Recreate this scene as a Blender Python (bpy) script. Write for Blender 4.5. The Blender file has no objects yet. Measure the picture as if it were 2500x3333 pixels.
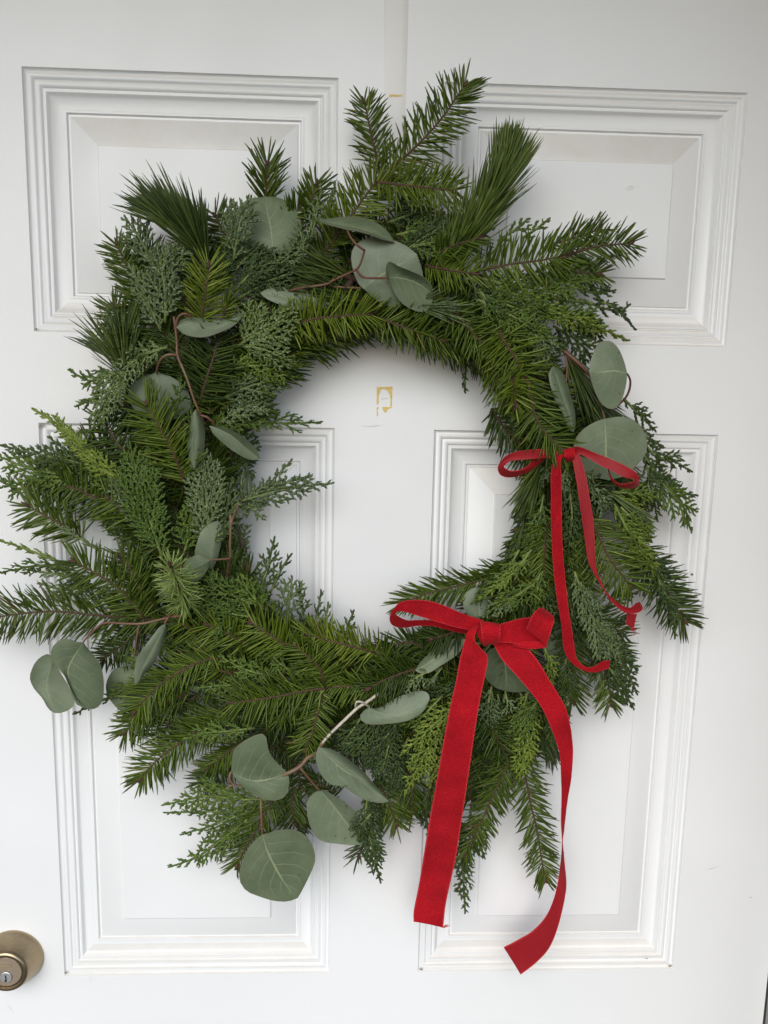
import bpy, math, random
import numpy as np
from math import radians, sin, cos, pi
random.seed(7)
rng = np.random.default_rng(11)

# ------------------------------------------------------------------ camera
PHW, PHH = 2500.0, 3333.0                      # photograph's own pixel grid, used for measuring
CX, CD, CZ, RX, RY, RZ, FPX = 0.26565, 0.72662, -0.23788, -0.16410, -0.04510, 0.02076, 2701.5
def _R(a, ax):
    c, s = cos(a), sin(a)
    return np.array({'x': [[1,0,0],[0,c,-s],[0,s,c]], 'y': [[c,0,s],[0,1,0],[-s,0,c]], 'z': [[c,-s,0],[s,c,0],[0,0,1]]}[ax])
_TO = np.array([[1,0,0],[0,0,-1],[0,1,0]], float)
CAMR = _TO @ (_R(RY,'y') @ _R(RX,'x') @ _R(RZ,'z'))
CAMP = np.array([CX, -CD, CZ])
S = bpy.context.scene
COL = S.collection
cam_d = bpy.data.cameras.new('camera'); cam = bpy.data.objects.new('camera', cam_d); COL.objects.link(cam)
from mathutils import Matrix, Vector
m4 = Matrix.Identity(4)
for i in range(3):
    for j in range(3): m4[i][j] = CAMR[i][j]
    m4[i][3] = CAMP[i]
cam.matrix_world = m4
cam_d.sensor_fit = 'HORIZONTAL'; cam_d.sensor_width = 36.0; cam_d.lens = FPX / PHW * 36.0
cam_d.clip_start = 0.01; cam_d.clip_end = 500
S.camera = cam

# ------------------------------------------------------------------ light
SUN_EL, SUN_AZ = radians(33), radians(-13)      # azimuth from straight in front of the door, minus = viewer's left
w = bpy.data.worlds.new('World'); S.world = w; w.use_nodes = True
nt = w.node_tree
sky = nt.nodes.new('ShaderNodeTexSky'); sky.sky_type = 'NISHITA'; sky.sun_disc = False
sky.sun_elevation = SUN_EL; sky.sun_rotation = pi + SUN_AZ * -1
sky.dust_density = 0.5; sky.ozone_density = 0.6; sky.air_density = 1.0
nt.links.new(sky.outputs[0], nt.nodes['Background'].inputs[0]); nt.nodes['Background'].inputs[1].default_value = 0.09
sd = bpy.data.lights.new('sun', 'SUN'); sd.energy = 1.35; sd.angle = radians(50); sd.color = (1.0, 0.972, 0.938)
sun = bpy.data.objects.new('sun', sd); COL.objects.link(sun)
sdir = Vector((sin(SUN_AZ)*cos(SUN_EL), -cos(SUN_AZ)*cos(SUN_EL), sin(SUN_EL)))
sun.rotation_euler = sdir.to_track_quat('Z', 'Y').to_euler()
S.view_settings.view_transform = 'Standard'; S.view_settings.look = 'None'; S.view_settings.gamma = 1.0
S.view_settings.exposure = 0.91
S.render.engine = 'CYCLES'
S.cycles.max_bounces = 8; S.cycles.transparent_max_bounces = 12

# ------------------------------------------------------------------ helpers
DS = .78                                        # overall depth of the wreath
def P(px, py, d=0.0):
    """point that stands d metres in front of the door on the sight line measured at (px,py)"""
    d = d*DS
    v = CAMR @ np.array([(px-PHW/2)/FPX, -(py-PHH/2)/FPX, -1.0])
    t = (CD - d) / v[1]
    return CAMP + v * t
def mpp(d): return (CD - d*DS) / FPX * 1.02            # metres per photo pixel at depth d
def nrm(v): return v / (np.linalg.norm(v, axis=-1, keepdims=True) + 1e-12)
def mesh_np(name, V, F, mat=None, parent=None, smooth=False, sharp=None, uv=None, mats=None, mat_idx=None):
    me = bpy.data.meshes.new(name)
    V = np.asarray(V, np.float32).reshape(-1, 3)
    if isinstance(F, np.ndarray):
        n, k = F.shape
        me.vertices.add(len(V)); me.vertices.foreach_set('co', V.ravel())
        me.loops.add(n*k); me.loops.foreach_set('vertex_index', F.astype(np.int32).ravel())
        me.polygons.add(n); me.polygons.foreach_set('loop_start', np.arange(0, n*k, k, dtype=np.int32))
        me.update(calc_edges=True)
    else:
        me.from_pydata([tuple(map(float, v)) for v in V], [], [tuple(map(int, f)) for f in F]); me.update()
    if smooth:
        me.polygons.foreach_set('use_smooth', np.ones(len(me.polygons), bool))
        if sharp: me.set_sharp_from_angle(angle=radians(sharp))
    if uv is not None:
        l = me.uv_layers.new(name='UVMap'); idx = np.empty(len(me.loops), np.int32); me.loops.foreach_get('vertex_index', idx)
        l.data.foreach_set('uv', np.asarray(uv, np.float32)[idx].ravel())
    for m in (mats or ([mat] if mat else [])): me.materials.append(m)
    if mat_idx is not None: me.polygons.foreach_set('material_index', np.asarray(mat_idx, np.int32))
    o = bpy.data.objects.new(name, me); COL.objects.link(o)
    if parent: o.parent = parent
    return o
def empty(name, loc, label, cat):
    o = bpy.data.objects.new(name, None); COL.objects.link(o); o.location = loc
    o['label'] = label; o['category'] = cat; o.empty_display_size = 0.05
    bpy.context.view_layer.update()
    return o
class MB:
    def __init__(s): s.v = []; s.f = []
    def box(s, a, b):
        i = len(s.v); (x0,y0,z0), (x1,y1,z1) = a, b
        s.v += [(x0,y0,z0),(x1,y0,z0),(x1,y1,z0),(x0,y1,z0),(x0,y0,z1),(x1,y0,z1),(x1,y1,z1),(x0,y1,z1)]
        s.f += [tuple(i+k for k in q) for q in ((0,3,2,1),(4,5,6,7),(0,1,5,4),(1,2,6,5),(2,3,7,6),(3,0,4,7))]
    def lathe(s, c, prof, n=64):
        """prof: (radius, distance in front of the door); axis towards the viewer"""
        i0 = len(s.v)
        for r, d in prof:
            for k in range(n):
                a = 2*pi*k/n; s.v.append((c[0]+r*cos(a), -d, c[1]+r*sin(a)))
        for j in range(len(prof)-1):
            for k in range(n):
                a = i0+j*n+k; b = i0+j*n+(k+1)%n; s.f.append((a, b, b+n, a+n))
        s.f.append(tuple(i0+(len(prof)-1)*n+k for k in range(n)))
    def build(s, name, mat, parent=None, **k): return mesh_np(name, s.v, s.f, mat, parent, **k)
def crom(pts, n):
    pts = np.asarray(pts, float)
    if len(pts) == 2: t = np.linspace(0, 1, n)[:, None]; return pts[0]*(1-t)+pts[1]*t
    q = np.vstack([2*pts[0]-pts[1], pts, 2*pts[-1]-pts[-2]])
    seg = np.linalg.norm(np.diff(pts, axis=0), axis=1); cum = np.concatenate([[0], np.cumsum(seg)]); cum /= cum[-1]
    out = []
    for u in np.linspace(0, 1, n):
        i = min(max(int(np.searchsorted(cum, u, side='right'))-1, 0), len(pts)-2)
        t = (u-cum[i])/max(cum[i+1]-cum[i], 1e-9); a, b, c, d = q[i:i+4]
        out.append(0.5*((2*b)+(c-a)*t+(2*a-5*b+4*c-d)*t*t+(3*b-a-3*c+d)*t**3))
    return np.array(out)
def frames(C):
    T = nrm(np.gradient(C, axis=0)); return T
def tube(C, r0, r1, n=6, bump=0.0):
    C = np.asarray(C, float); m = len(C); T = frames(C)
    ref = np.array([0.15, -1.0, 0.1]); A = nrm(np.cross(T, ref)); B = np.cross(A, T)
    r = np.linspace(r0, r1, m)[:, None, None]*(1+bump*rng.normal(size=(m, n, 1)))
    a = np.linspace(0, 2*pi, n, endpoint=False)
    V = C[:, None]+r*(np.cos(a)[None, :, None]*A[:, None]+np.sin(a)[None, :, None]*B[:, None])
    F = []
    for i in range(m-1):
        for k in range(n): F.append((i*n+k, i*n+(k+1) % n, (i+1)*n+(k+1) % n, (i+1)*n+k))
    V = V.reshape(-1, 3).tolist(); V += [C[0].tolist(), (C[-1]+T[-1]*r1*.6).tolist()]
    for k in range(n): F.append((m*n, (k+1) % n, k)); F.append((m*n+1, (m-1)*n+k, (m-1)*n+(k+1) % n))
    return V, F
def join(parts):
    V = []; F = []
    for v, f in parts:
        o = len(V); V += list(v); F += [tuple(o+i for i in q) for q in f]
    return V, F

# ------------------------------------------------------------------ materials
def mat(name):
    m = bpy.data.materials.new(name); m.use_nodes = True; t = m.node_tree
    return m, t, t.nodes['Principled BSDF']
def N(t, typ, **k):
    n = t.nodes.new(typ)
    for a, v in k.items():
        if a in n.inputs: n.inputs[a].default_value = v
        else: setattr(n, a, v)
    return n
def ramp(t, src, stops, interp='LINEAR'):
    r = t.nodes.new('ShaderNodeValToRGB'); r.color_ramp.interpolation = interp
    e = r.color_ramp.elements
    while len(e) < len(stops): e.new(0.5)
    for x, (p, c) in zip(e, stops): x.position = p; x.color = (*c, 1) if len(c) == 3 else c
    t.links.new(src, r.inputs[0]); return r
def mixc(t, fac, a, b, blend='MIX'):
    n = t.nodes.new('ShaderNodeMix'); n.data_type = 'RGBA'; n.blend_type = blend
    for s, i in ((fac, 0), (a, 6), (b, 7)):
        if hasattr(s, 'default_value') or hasattr(s, 'links'): t.links.new(s, n.inputs[i])
        else: n.inputs[i].default_value = s if i == 0 else (*s, 1)
    return n.outputs[2]
def tc(t, out='Object'): return t.nodes.new('ShaderNodeTexCoord').outputs[out]
def noise(t, vec, scale, detail=3, rough=.55):
    n = N(t, 'ShaderNodeTexNoise'); n.inputs['Scale'].default_value = scale; n.inputs['Detail'].default_value = detail
    n.inputs['Roughness'].default_value = rough
    if vec is not None: t.links.new(vec, n.inputs['Vector'])
    return n.outputs[0]
def bump(t, h, strength, dist, b):
    n = N(t, 'ShaderNodeBump'); n.inputs['Strength'].default_value = strength; n.inputs['Distance'].default_value = dist
    t.links.new(h, n.inputs['Height']); t.links.new(n.outputs[0], b.inputs['Normal'])

def paint_mat():
    m, t, b = mat('white_door_paint')
    geo = N(t, 'ShaderNodeNewGeometry'); pos = geo.outputs['Position']
    big = noise(t, pos, 3.2, 4); smudge = ramp(t, big, [(.42, (.80, .80, .79)), (.62, (.835, .832, .825))])
    # small dark specks and scuffs
    vor = N(t, 'ShaderNodeTexVoronoi'); vor.inputs['Scale'].default_value = 17; t.links.new(pos, vor.inputs['Vector'])
    sp = ramp(t, vor.outputs['Distance'], [(.0, (1,1,1)), (.016, (1,1,1)), (.024, (0,0,0))])
    sel = N(t, 'ShaderNodeSeparateColor'); t.links.new(vor.outputs['Color'], sel.inputs[0])
    pick = ramp(t, sel.outputs[0], [(.84, (0,0,0)), (.85, (1,1,1))])
    mul = N(t, 'ShaderNodeMath', operation='MULTIPLY'); t.links.new(sp.outputs[0], mul.inputs[0]); t.links.new(pick.outputs[0], mul.inputs[1])
    c1 = mixc(t, mul.outputs[0], smudge.outputs[0], (.16, .14, .12))
    # dust that has settled on every ledge facing up
    sep = N(t, 'ShaderNodeSeparateXYZ'); t.links.new(geo.outputs['True Normal'], sep.inputs[0])
    up = ramp(t, sep.outputs[2], [(.08, (0,0,0)), (.2, (.72,.72,.72)), (1, (.72,.72,.72))])
    dn = ramp(t, noise(t, pos, 38, 5, .65), [(.28, (.5,.5,.5)), (.7, (1,1,1))])
    mul2 = N(t, 'ShaderNodeMath', operation='MULTIPLY'); t.links.new(up.outputs[0], mul2.inputs[0]); t.links.new(dn.outputs[0], mul2.inputs[1])
    c2 = mixc(t, mul2.outputs[0], c1, (.68, .635, .57))
    t.links.new(c2, b.inputs['Base Color'])
    b.inputs['Roughness'].default_value = .34
    rr = ramp(t, noise(t, pos, 9, 4), [(.3, (.30,.30,.30)), (.7, (.40,.40,.40))]); t.links.new(rr.outputs[0], b.inputs['Roughness'])
    hsum = N(t, 'ShaderNodeMath', operation='MULTIPLY_ADD'); t.links.new(noise(t, pos, 26, 3), hsum.inputs[0]); hsum.inputs[1].default_value = 2.2; t.links.new(noise(t, pos, 380, 2), hsum.inputs[2])
    bump(t, hsum.outputs[0], .10, .0007, b)
    return m
M = {}
M['paint'] = paint_mat()
def simple(name, col, rough=.5, metal=0, bs=None, var=.12, spec=None, scale=60):
    m, t, b = mat(name)
    n = noise(t, tc(t), scale, 4)
    r = ramp(t, n, [(.3, tuple(c*(1-var) for c in col)), (.7, tuple(min(1, c*(1+var)) for c in col))])
    t.links.new(r.outputs[0], b.inputs['Base Color']); b.inputs['Roughness'].default_value = rough; b.inputs['Metallic'].default_value = metal
    if bs: bump(t, noise(t, tc(t), bs[0], 3), bs[1], bs[2], b)
    if spec is not None: b.inputs['Specular IOR Level'].default_value = spec
    return m
M['seal'] = simple('dark_weather_seal', (.035, .03, .027), .8)
M['jamb'] = simple('jamb_paint', (.62, .60, .56), .5)
M['floor'] = simple('grey_concrete', (.085, .083, .080), .85, scale=4)
M['tan'] = simple('tan_ceiling_boards', (.52, .39, .23), .6)
M['darkwall'] = simple('dark_shade_wall', (.13, .11, .095), .8)
M['glue'] = simple('old_yellow_glue', (.72, .52, .17), .55, var=.18, scale=300)
M['scuff'] = simple('paint_scuff', (.58, .57, .55), .6)
M['wall'] = simple('pale_house_render', (.50, .50, .49), .85, scale=30, bs=(260, .4, .002))
M['dirt'] = simple('ledge_dirt', (.30, .26, .21), .9, var=.4, scale=400)
M['bark'] = simple('fir_bark', (.072, .032, .019), .75, var=.45, scale=500, bs=(900, .6, .0006))
M['vine'] = simple('vine_bark', (.085, .055, .037), .8, var=.4, scale=200, bs=(500, .7, .001))
M['cutwood'] = simple('cut_wood', (.62, .5, .33), .7)
M['bud'] = simple('red_bud', (.24, .06, .045), .5, var=.3, scale=400)
M['rach'] = simple('cedar_stem', (.15, .19, .045), .6, var=.35, scale=150)

def brass(name, col, rough, aniso=True):
    m, t, b = mat(name)
    mp = N(t, 'ShaderNodeMapping'); mp.inputs['Scale'].default_value = (60, 60, 900); t.links.new(tc(t), mp.inputs[0])
    n = noise(t, mp.outputs[0], 3, 4)
    r = ramp(t, n, [(.3, tuple(c*.85 for c in col)), (.7, tuple(c*1.1 for c in col))]); t.links.new(r.outputs[0], b.inputs['Base Color'])
    b.inputs['Metallic'].default_value = 1; b.inputs['Roughness'].default_value = rough
    bump(t, n, .12, .0004, b)
    return m
M['brass'] = brass('antique_brass', (.42, .33, .215), .34)
M['brass2'] = brass('antique_brass_face', (.74, .60, .45), .5)
M['steel'] = brass('steel_cylinder', (.86, .87, .88), .48)
M['black'] = simple('keyway_black', (.012, .011, .01), .6)

def leafy(name, stops, rough=.42, trans=.07, tipcol=None, spec=.30, frost=None, big=None):
    """needles and scales: colour differs from piece to piece and slowly along the sprig"""
    m, t, b = mat(name)
    g = N(t, 'ShaderNodeNewGeometry')
    if name.startswith('fir'): stops = [(p*.972, c) for p, c in stops]+[(.985, (.17, .10, .035))]
    r = ramp(t, g.outputs['Random Per Island'], stops)
    c = r.outputs[0]
    oi = N(t, 'ShaderNodeObjectInfo')
    vr = ramp(t, oi.outputs['Random'], [(0, (.72, .76, .64)), (1, (1.06, 1.03, .84))])
    c = mixc(t, 1.0, c, vr.outputs[0], 'MULTIPLY')
    if frost:
        n = noise(t, g.outputs['Position'], frost[0], 2, .5)
        f = ramp(t, n, [(frost[1], (0,0,0)), (frost[2], (1,1,1))])
        c = mixc(t, f.outputs[0], c, frost[3])
    t.links.new(c, b.inputs['Base Color'])
    b.inputs['Roughness'].default_value = rough; b.inputs['Specular IOR Level'].default_value = spec
    if trans:
        tr = N(t, 'ShaderNodeBsdfTranslucent'); t.links.new(c, tr.inputs[0])
        mx = N(t, 'ShaderNodeMixShader'); mx.inputs[0].default_value = trans
        t.links.new(b.outputs[0], mx.inputs[1]); t.links.new(tr.outputs[0], mx.inputs[2])
        t.links.new(mx.outputs[0], t.nodes['Material Output'].inputs[0])
    return m
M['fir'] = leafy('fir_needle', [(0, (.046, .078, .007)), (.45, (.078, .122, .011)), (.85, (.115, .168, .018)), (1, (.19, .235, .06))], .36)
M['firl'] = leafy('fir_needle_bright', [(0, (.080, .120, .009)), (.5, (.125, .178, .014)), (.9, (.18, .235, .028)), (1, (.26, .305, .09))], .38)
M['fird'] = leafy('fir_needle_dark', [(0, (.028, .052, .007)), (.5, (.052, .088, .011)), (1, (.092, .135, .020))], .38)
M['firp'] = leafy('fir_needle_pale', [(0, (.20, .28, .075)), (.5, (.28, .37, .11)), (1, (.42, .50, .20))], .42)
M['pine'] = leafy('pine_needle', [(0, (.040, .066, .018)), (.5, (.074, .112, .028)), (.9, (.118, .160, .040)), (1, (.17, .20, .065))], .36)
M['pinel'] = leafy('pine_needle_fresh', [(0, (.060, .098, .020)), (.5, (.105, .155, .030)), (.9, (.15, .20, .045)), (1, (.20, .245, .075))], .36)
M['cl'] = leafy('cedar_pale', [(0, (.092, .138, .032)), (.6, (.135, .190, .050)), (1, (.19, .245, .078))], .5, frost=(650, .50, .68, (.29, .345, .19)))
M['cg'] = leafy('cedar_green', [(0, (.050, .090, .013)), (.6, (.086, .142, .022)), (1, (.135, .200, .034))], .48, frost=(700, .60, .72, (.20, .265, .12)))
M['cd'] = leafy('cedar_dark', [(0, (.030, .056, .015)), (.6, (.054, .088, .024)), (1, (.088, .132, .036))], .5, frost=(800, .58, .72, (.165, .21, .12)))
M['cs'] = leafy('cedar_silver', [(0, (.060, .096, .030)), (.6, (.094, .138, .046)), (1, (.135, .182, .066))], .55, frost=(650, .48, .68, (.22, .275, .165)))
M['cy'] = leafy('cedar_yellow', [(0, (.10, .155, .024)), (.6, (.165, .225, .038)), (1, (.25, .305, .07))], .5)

def euca_mat():
    m, t, b = mat('eucalyptus_leaf')
    uv = N(t, 'ShaderNodeUVMap'); sep = N(t, 'ShaderNodeSeparateXYZ'); t.links.new(uv.outputs[0], sep.inputs[0])
    U, Vv = sep.outputs[0], sep.outputs[1]          # U 0..1 across (0.5 = midrib), V base..tip
    def mth(op, a, bb=None, c=None):
        n = N(t, 'ShaderNodeMath', operation=op)
        for i, s in enumerate((a, bb, c)):
            if s is None: continue
            if isinstance(s, (int, float)): n.inputs[i].default_value = s
            else: t.links.new(s, n.inputs[i])
        return n.outputs[0]
    pos = tc(t)
    wob = noise(t, pos, 60, 3)
    au = mth('MULTIPLY', mth('ABSOLUTE', mth('SUBTRACT', U, .5)), 2.0)       # 0 midrib .. 1 edge
    auw = mth('ADD', au, mth('MULTIPLY', mth('SUBTRACT', wob, .5), .05))
    mid = ramp(t, auw, [(.0, (1,1,1)), (.012, (.7,.7,.7)), (.036, (0,0,0))])
    fade = ramp(t, Vv, [(.55, (1,1,1)), (.98, (.15,.15,.15))])
    midm = mth('MULTIPLY', mid.outputs[0], fade.outputs[0])
    # side veins that leave the midrib forwards and arch along the edge
    side = mth('ADD', mth('MULTIPLY', U, 0.0), mth('GREATER_THAN', U, .5))
    ph = mth('SUBTRACT', mth('ADD', mth('MULTIPLY', Vv, 6.3), mth('MULTIPLY', side, .45)), mth('MULTIPLY', mth('POWER', au, 1.15), 2.3))
    ph = mth('ADD', ph, mth('MULTIPLY', wob, .55))
    fr = mth('ABSOLUTE', mth('SUBTRACT', mth('FRACT', ph), .5))
    vein = ramp(t, fr, [(.0, (1,1,1)), (.03, (.55,.55,.55)), (.075, (0,0,0))])
    vf = ramp(t, au, [(.02, (1,1,1)), (.6, (.6,.6,.6)), (.92, (0,0,0))])
    vm = mth('MULTIPLY', mth('MULTIPLY', vein.outputs[0], vf.outputs[0]), .42)
    oi = N(t, 'ShaderNodeObjectInfo')
    base = ramp(t, oi.outputs['Random'], [(0, (.118, .152, .080)), (.5, (.200, .236, .155)), (1, (.158, .196, .105))])
    blot = ramp(t, noise(t, pos, 35, 5, .6), [(.3, (.72, .78, .72)), (.7, (1.20, 1.17, 1.22))])
    fine = ramp(t, noise(t, pos, 900, 2), [(.3, (.94, .95, .94)), (.7, (1.05, 1.05, 1.05))])
    c = mixc(t, 1.0, base.outputs[0], blot.outputs[0], 'MULTIPLY'); c = mixc(t, 1.0, c, fine.outputs[0], 'MULTIPLY')
    c = mixc(t, vm, c, (.30, .38, .24)); c = mixc(t, mth('MULTIPLY', midm, .8), c, (.36, .40, .22))
    edge = ramp(t, au, [(.955, (0,0,0)), (.99, (.55,.55,.55))]); c = mixc(t, edge.outputs[0], c, (.20, .17, .12))
    spot = ramp(t, noise(t, pos, 210, 1), [(.735, (0,0,0)), (.77, (.8,.8,.8))]); c = mixc(t, spot.outputs[0], c, (.10, .095, .06))
    t.links.new(c, b.inputs['Base Color']); b.inputs['Roughness'].default_value = .52; b.inputs['Specular IOR Level'].default_value = .4
    bump(t, mth('ADD', mth('MULTIPLY', vm, 1.0), mth('ADD', midm, mth('MULTIPLY', noise(t, pos, 120, 3), .25))), .25, .0009, b)
    tr = N(t, 'ShaderNodeBsdfTranslucent'); t.links.new(c, tr.inputs[0])
    mx = N(t, 'ShaderNodeMixShader'); mx.inputs[0].default_value = .10
    t.links.new(b.outputs[0], mx.inputs[1]); t.links.new(tr.outputs[0], mx.inputs[2]); t.links.new(mx.outputs[0], t.nodes['Material Output'].inputs[0])
    return m
M['euca'] = euca_mat()
def stem_mat():
    m, t, b = mat('eucalyptus_stem')
    oi = tc(t); n = noise(t, oi, 22, 3)
    r = ramp(t, n, [(.3, (.125, .032, .026)), (.5, (.15, .072, .040)), (.68, (.20, .14, .08))]); t.links.new(r.outputs[0], b.inputs['Base Color'])
    b.inputs['Roughness'].default_value = .5; bump(t, noise(t, oi, 400, 3), .3, .0005, b)
    return m
M['stem'] = stem_mat()
M['stemw'] = simple('bare_pale_stem', (.50, .44, .36), .6, var=.25, scale=200)

def ribbon_mat(name, back):
    m, t, b = mat(name)
    uv = N(t, 'ShaderNodeUVMap'); sep = N(t, 'ShaderNodeSeparateXYZ'); t.links.new(uv.outputs[0], sep.inputs[0])
    U, L = sep.outputs[0], sep.outputs[1]         # U 0..1 across, L length in metres
    def mth(op, a, bb=None):
        n = N(t, 'ShaderNodeMath', operation=op)
        for i, s in enumerate((a, bb)):
            if s is None: continue
            if isinstance(s, (int, float)): n.inputs[i].default_value = s
            else: t.links.new(s, n.inputs[i])
        return n.outputs[0]
    au = mth('MULTIPLY', mth('ABSOLUTE', mth('SUBTRACT', U, .5)), 2.0)
    pos = N(t, 'ShaderNodeNewGeometry').outputs['Position']
    if back: base = ramp(t, mth('FRACT', mth('MULTIPLY', L, 900)), [(0, (.22, .004, .009)), (.5, (.36, .010, .016)), (1, (.22, .004, .009))]).outputs[0]
    else:
        pile = ramp(t, noise(t, pos, 1500, 2, .7), [(.30, (.25, .002, .007)), (.60, (.41, .006, .013)), (.76, (.62, .045, .045))])
        soft = ramp(t, noise(t, pos, 26, 3), [(.32, (.72, .70, .70)), (.5, (.98, .98, .98)), (.68, (1.22, 1.2, 1.2))])
        base = mixc(t, 1.0, pile.outputs[0], soft.outputs[0], 'MULTIPLY')
    st = ramp(t, mth('FRACT', mth('MULTIPLY', L, 480)), [(.0, (.40, .008, .014)), (.35, (.40, .008, .014)), (.5, (.56, .045, .05)), (1, (.52, .03, .036))])
    em = ramp(t, au, [(.915, (0,0,0)), (.93, (1,1,1))])
    c = mixc(t, em.outputs[0], base, st.outputs[0])
    t.links.new(c, b.inputs['Base Color'])
    b.inputs['Roughness'].default_value = .55 if back else .85
    b.inputs['Specular IOR Level'].default_value = .35 if back else .12
    b.inputs['Sheen Weight'].default_value = .1 if back else .16
    b.inputs['Sheen Roughness'].default_value = .45; b.inputs['Sheen Tint'].default_value = (1, .25, .22, 1)
    if back: bump(t, mth('SINE', mth('MULTIPLY', L, 900*2*pi)), .3, .0003, b)
    else: bump(t, noise(t, pos, 1500, 2), .35, .0005, b)
    return m
M['velvet'] = ribbon_mat('red_velvet', False); M['ribbed'] = ribbon_mat('red_ribbed_back', True)
def film_mat():
    m, t, b = mat('clear_film')
    b.inputs['Base Color'].default_value = (.8, .8, .78, 1); b.inputs['Roughness'].default_value = .12
    tr = N(t, 'ShaderNodeBsdfTransparent'); tr.inputs[0].default_value = (.955, .95, .942, 1)
    gl = N(t, 'ShaderNodeBsdfGlossy'); gl.inputs['Roughness'].default_value = .16
    fr = N(t, 'ShaderNodeFresnel'); fr.inputs[0].default_value = 1.18
    mx = N(t, 'ShaderNodeMixShader'); t.links.new(fr.outputs[0], mx.inputs[0]); t.links.new(tr.outputs[0], mx.inputs[1]); t.links.new(gl.outputs[0], mx.inputs[2])
    t.links.new(mx.outputs[0], t.nodes['Material Output'].inputs[0]); return m
M['film'] = film_mat()

# ------------------------------------------------------------------ the place: floor, porch ceiling, door
FZ = -1.93
def structure(o): o['kind'] = 'structure'; return o
b_ = MB(); b_.box((-30, -40, FZ-.1), (30, .3, FZ)); structure(b_.build('porch_floor', M['floor']))
b_ = MB(); b_.box((-2.0, -.92, .46), (2.6, .06, .50)); structure(b_.build('porch_ceiling', M['tan']))

PX = [0.0, .25406, .25406+.08683, .25406*2+.08683]
PZ = [0.0, -.20816, -.20816-.07655, -.20816-.07655-.53001]
XL, XR, ZT, ZB = -.097, .6925, .135, FZ+.012
door = empty('front_door', (.3, 0, FZ+.012), 'white painted front door with four raised panels and a brass deadbolt at its lower left', 'door')
def par(o, p):
    """keep world position under an Empty that stands elsewhere"""
    o.parent = p; o.matrix_parent_inverse = p.matrix_world.inverted(); return o
xs = [XL, PX[0], PX[1], PX[2], PX[3], XR]; zs = [ZT, PZ[0], PZ[1], PZ[2], PZ[3], ZB]
V = [(x, 0, z) for z in zs for x in xs]; F = []
for r in range(5):
    for c in range(5):
        if r in (1, 3) and c in (1, 3): continue
        F.append((r*6+c, (r+1)*6+c, (r+1)*6+c+1, r*6+c+1))
n0 = len(V); V += [(x, .044, z) for z in (ZT, ZB) for x in (XL, XR)]
F += [(0, 5, n0+1, n0), (30, n0+2, n0+3, 35), (0, n0, n0+2, 30, 24, 18, 12, 6), (5, 11, 17, 23, 29, 35, n0+3, n0+1), (n0, n0+1, n0+3, n0+2)]
par(mesh_np('door_slab', V, F, M['paint']), door)
mm = .001
PROF_M = [(0, 0), (.6, 1.4), (1.6, 2.6), (2.6, 2.9), (3.6, 2.5), (4.8, 2.25), (6.0, 2.5), (7.0, 3.3), (7.8, 4.4), (8.4, 4.7), (9.4, 4.2), (10.8, 4.0), (12.2, 4.5), (13.2, 5.7), (13.9, 6.6),
          (14.4, 6.7), (14.9, 5.9), (16.4, 5.8), (16.9, 6.3), (18.0, 7.9), (20, 9.3), (22.5, 10.3), (25.5, 10.9), (28.3, 11.0), (28.8, 10.6), (30.6, 10.6), (31.0, 11.6), (31.6, 13.0), (33.2, 13.0)]
PROF_P = [(33.2, 13.0), (33.7, 11.8), (34.4, 11.4), (56.6, 5.4), (56.9, 4.1), (57.6, 3.6)]
def ringmesh(prof, x0, x1, z1, z0, cap=False):
    V = []; F = []
    for o, d in prof:
        o *= mm; d *= mm; V += [(x0+o, d, z0+o), (x1-o, d, z0+o), (x1-o, d, z1-o), (x0+o, d, z1-o)]
    for i in range(len(prof)-1):
        for k in range(4): a = i*4+k; b = i*4+(k+1) % 4; F.append((a, b, b+4, a+4))
    if cap: i = (len(prof)-1)*4; F.append((i, i+1, i+2, i+3))
    return V, F
for zi in (0, 2):
    for xi in (0, 2):
        a = (PX[xi], PX[xi+1], PZ[zi], PZ[zi+1])
        V, F = ringmesh(PROF_P, *a, cap=True); p = par(mesh_np('raised_panel', V, F, M['paint'], smooth=True, sharp=22), door)
        V, F = ringmesh(PROF_M, *a); q = mesh_np('panel_moulding', V, F, M['paint'], smooth=True, sharp=38); q.parent = p
        q.matrix_parent_inverse = p.matrix_world.inverted() if False else Matrix.Identity(4)
# grime caught in the lower mitred corners of the mouldings
def grime(px, py, w_, h_, d):
    c = P(px, py, d); n = 9
    V = [c+np.array([0, -.0003, 0])]+[c+np.array([w_*cos(2*pi*k/n)*random.uniform(.6, 1.1), -.0002, h_*sin(2*pi*k/n)*random.uniform(.5, 1.1)]) for k in range(n)]
    F = [(0, 1+(k+1) % n, 1+k) for k in range(n)]
    par(mesh_np('grime_spot', V, F, M['dirt']), door)

# adhesive left on the door
def flat_poly(name, outline, d, m, thick=.0004):
    pts = [P(x, y, d) for x, y in outline]; n = len(pts)
    V = pts+[p+np.array([0, thick, 0]) for p in pts]
    F = [tuple(range(n))]+[(i, n+i, n+(i+1) % n, (i+1) % n) for i in range(n)]
    return V, F
def gl(X, Y): return (1100+X/5.53, 1150+Y/5.53)
left_leg = [(700,600),(800,603),(798,640),(775,665),(755,700),(740,750),(733,820),(733,870),(738,915),(697,915),(697,760)]
left_leg2 = [(697,966),(733,966),(725,1000),(708,1020),(716,1045),(712,1060),(730,1085),(724,1100),(697,1095)]
arch = [(803,603),(980,600),(985,640),(976,690),(980,760),(974,830),(970,880),(972,975),(945,990),(900,1008),(880,1035),(872,1058),(850,1065),(828,1055),(805,1005),(790,968),(860,962),(910,968),(940,962),(945,900),(947,850),(942,790),(925,730),(895,680),(860,652),(822,645),(800,640)]
dotp = [(698,1110),(718,1106),(724,1122),(716,1136),(698,1132)]
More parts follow.
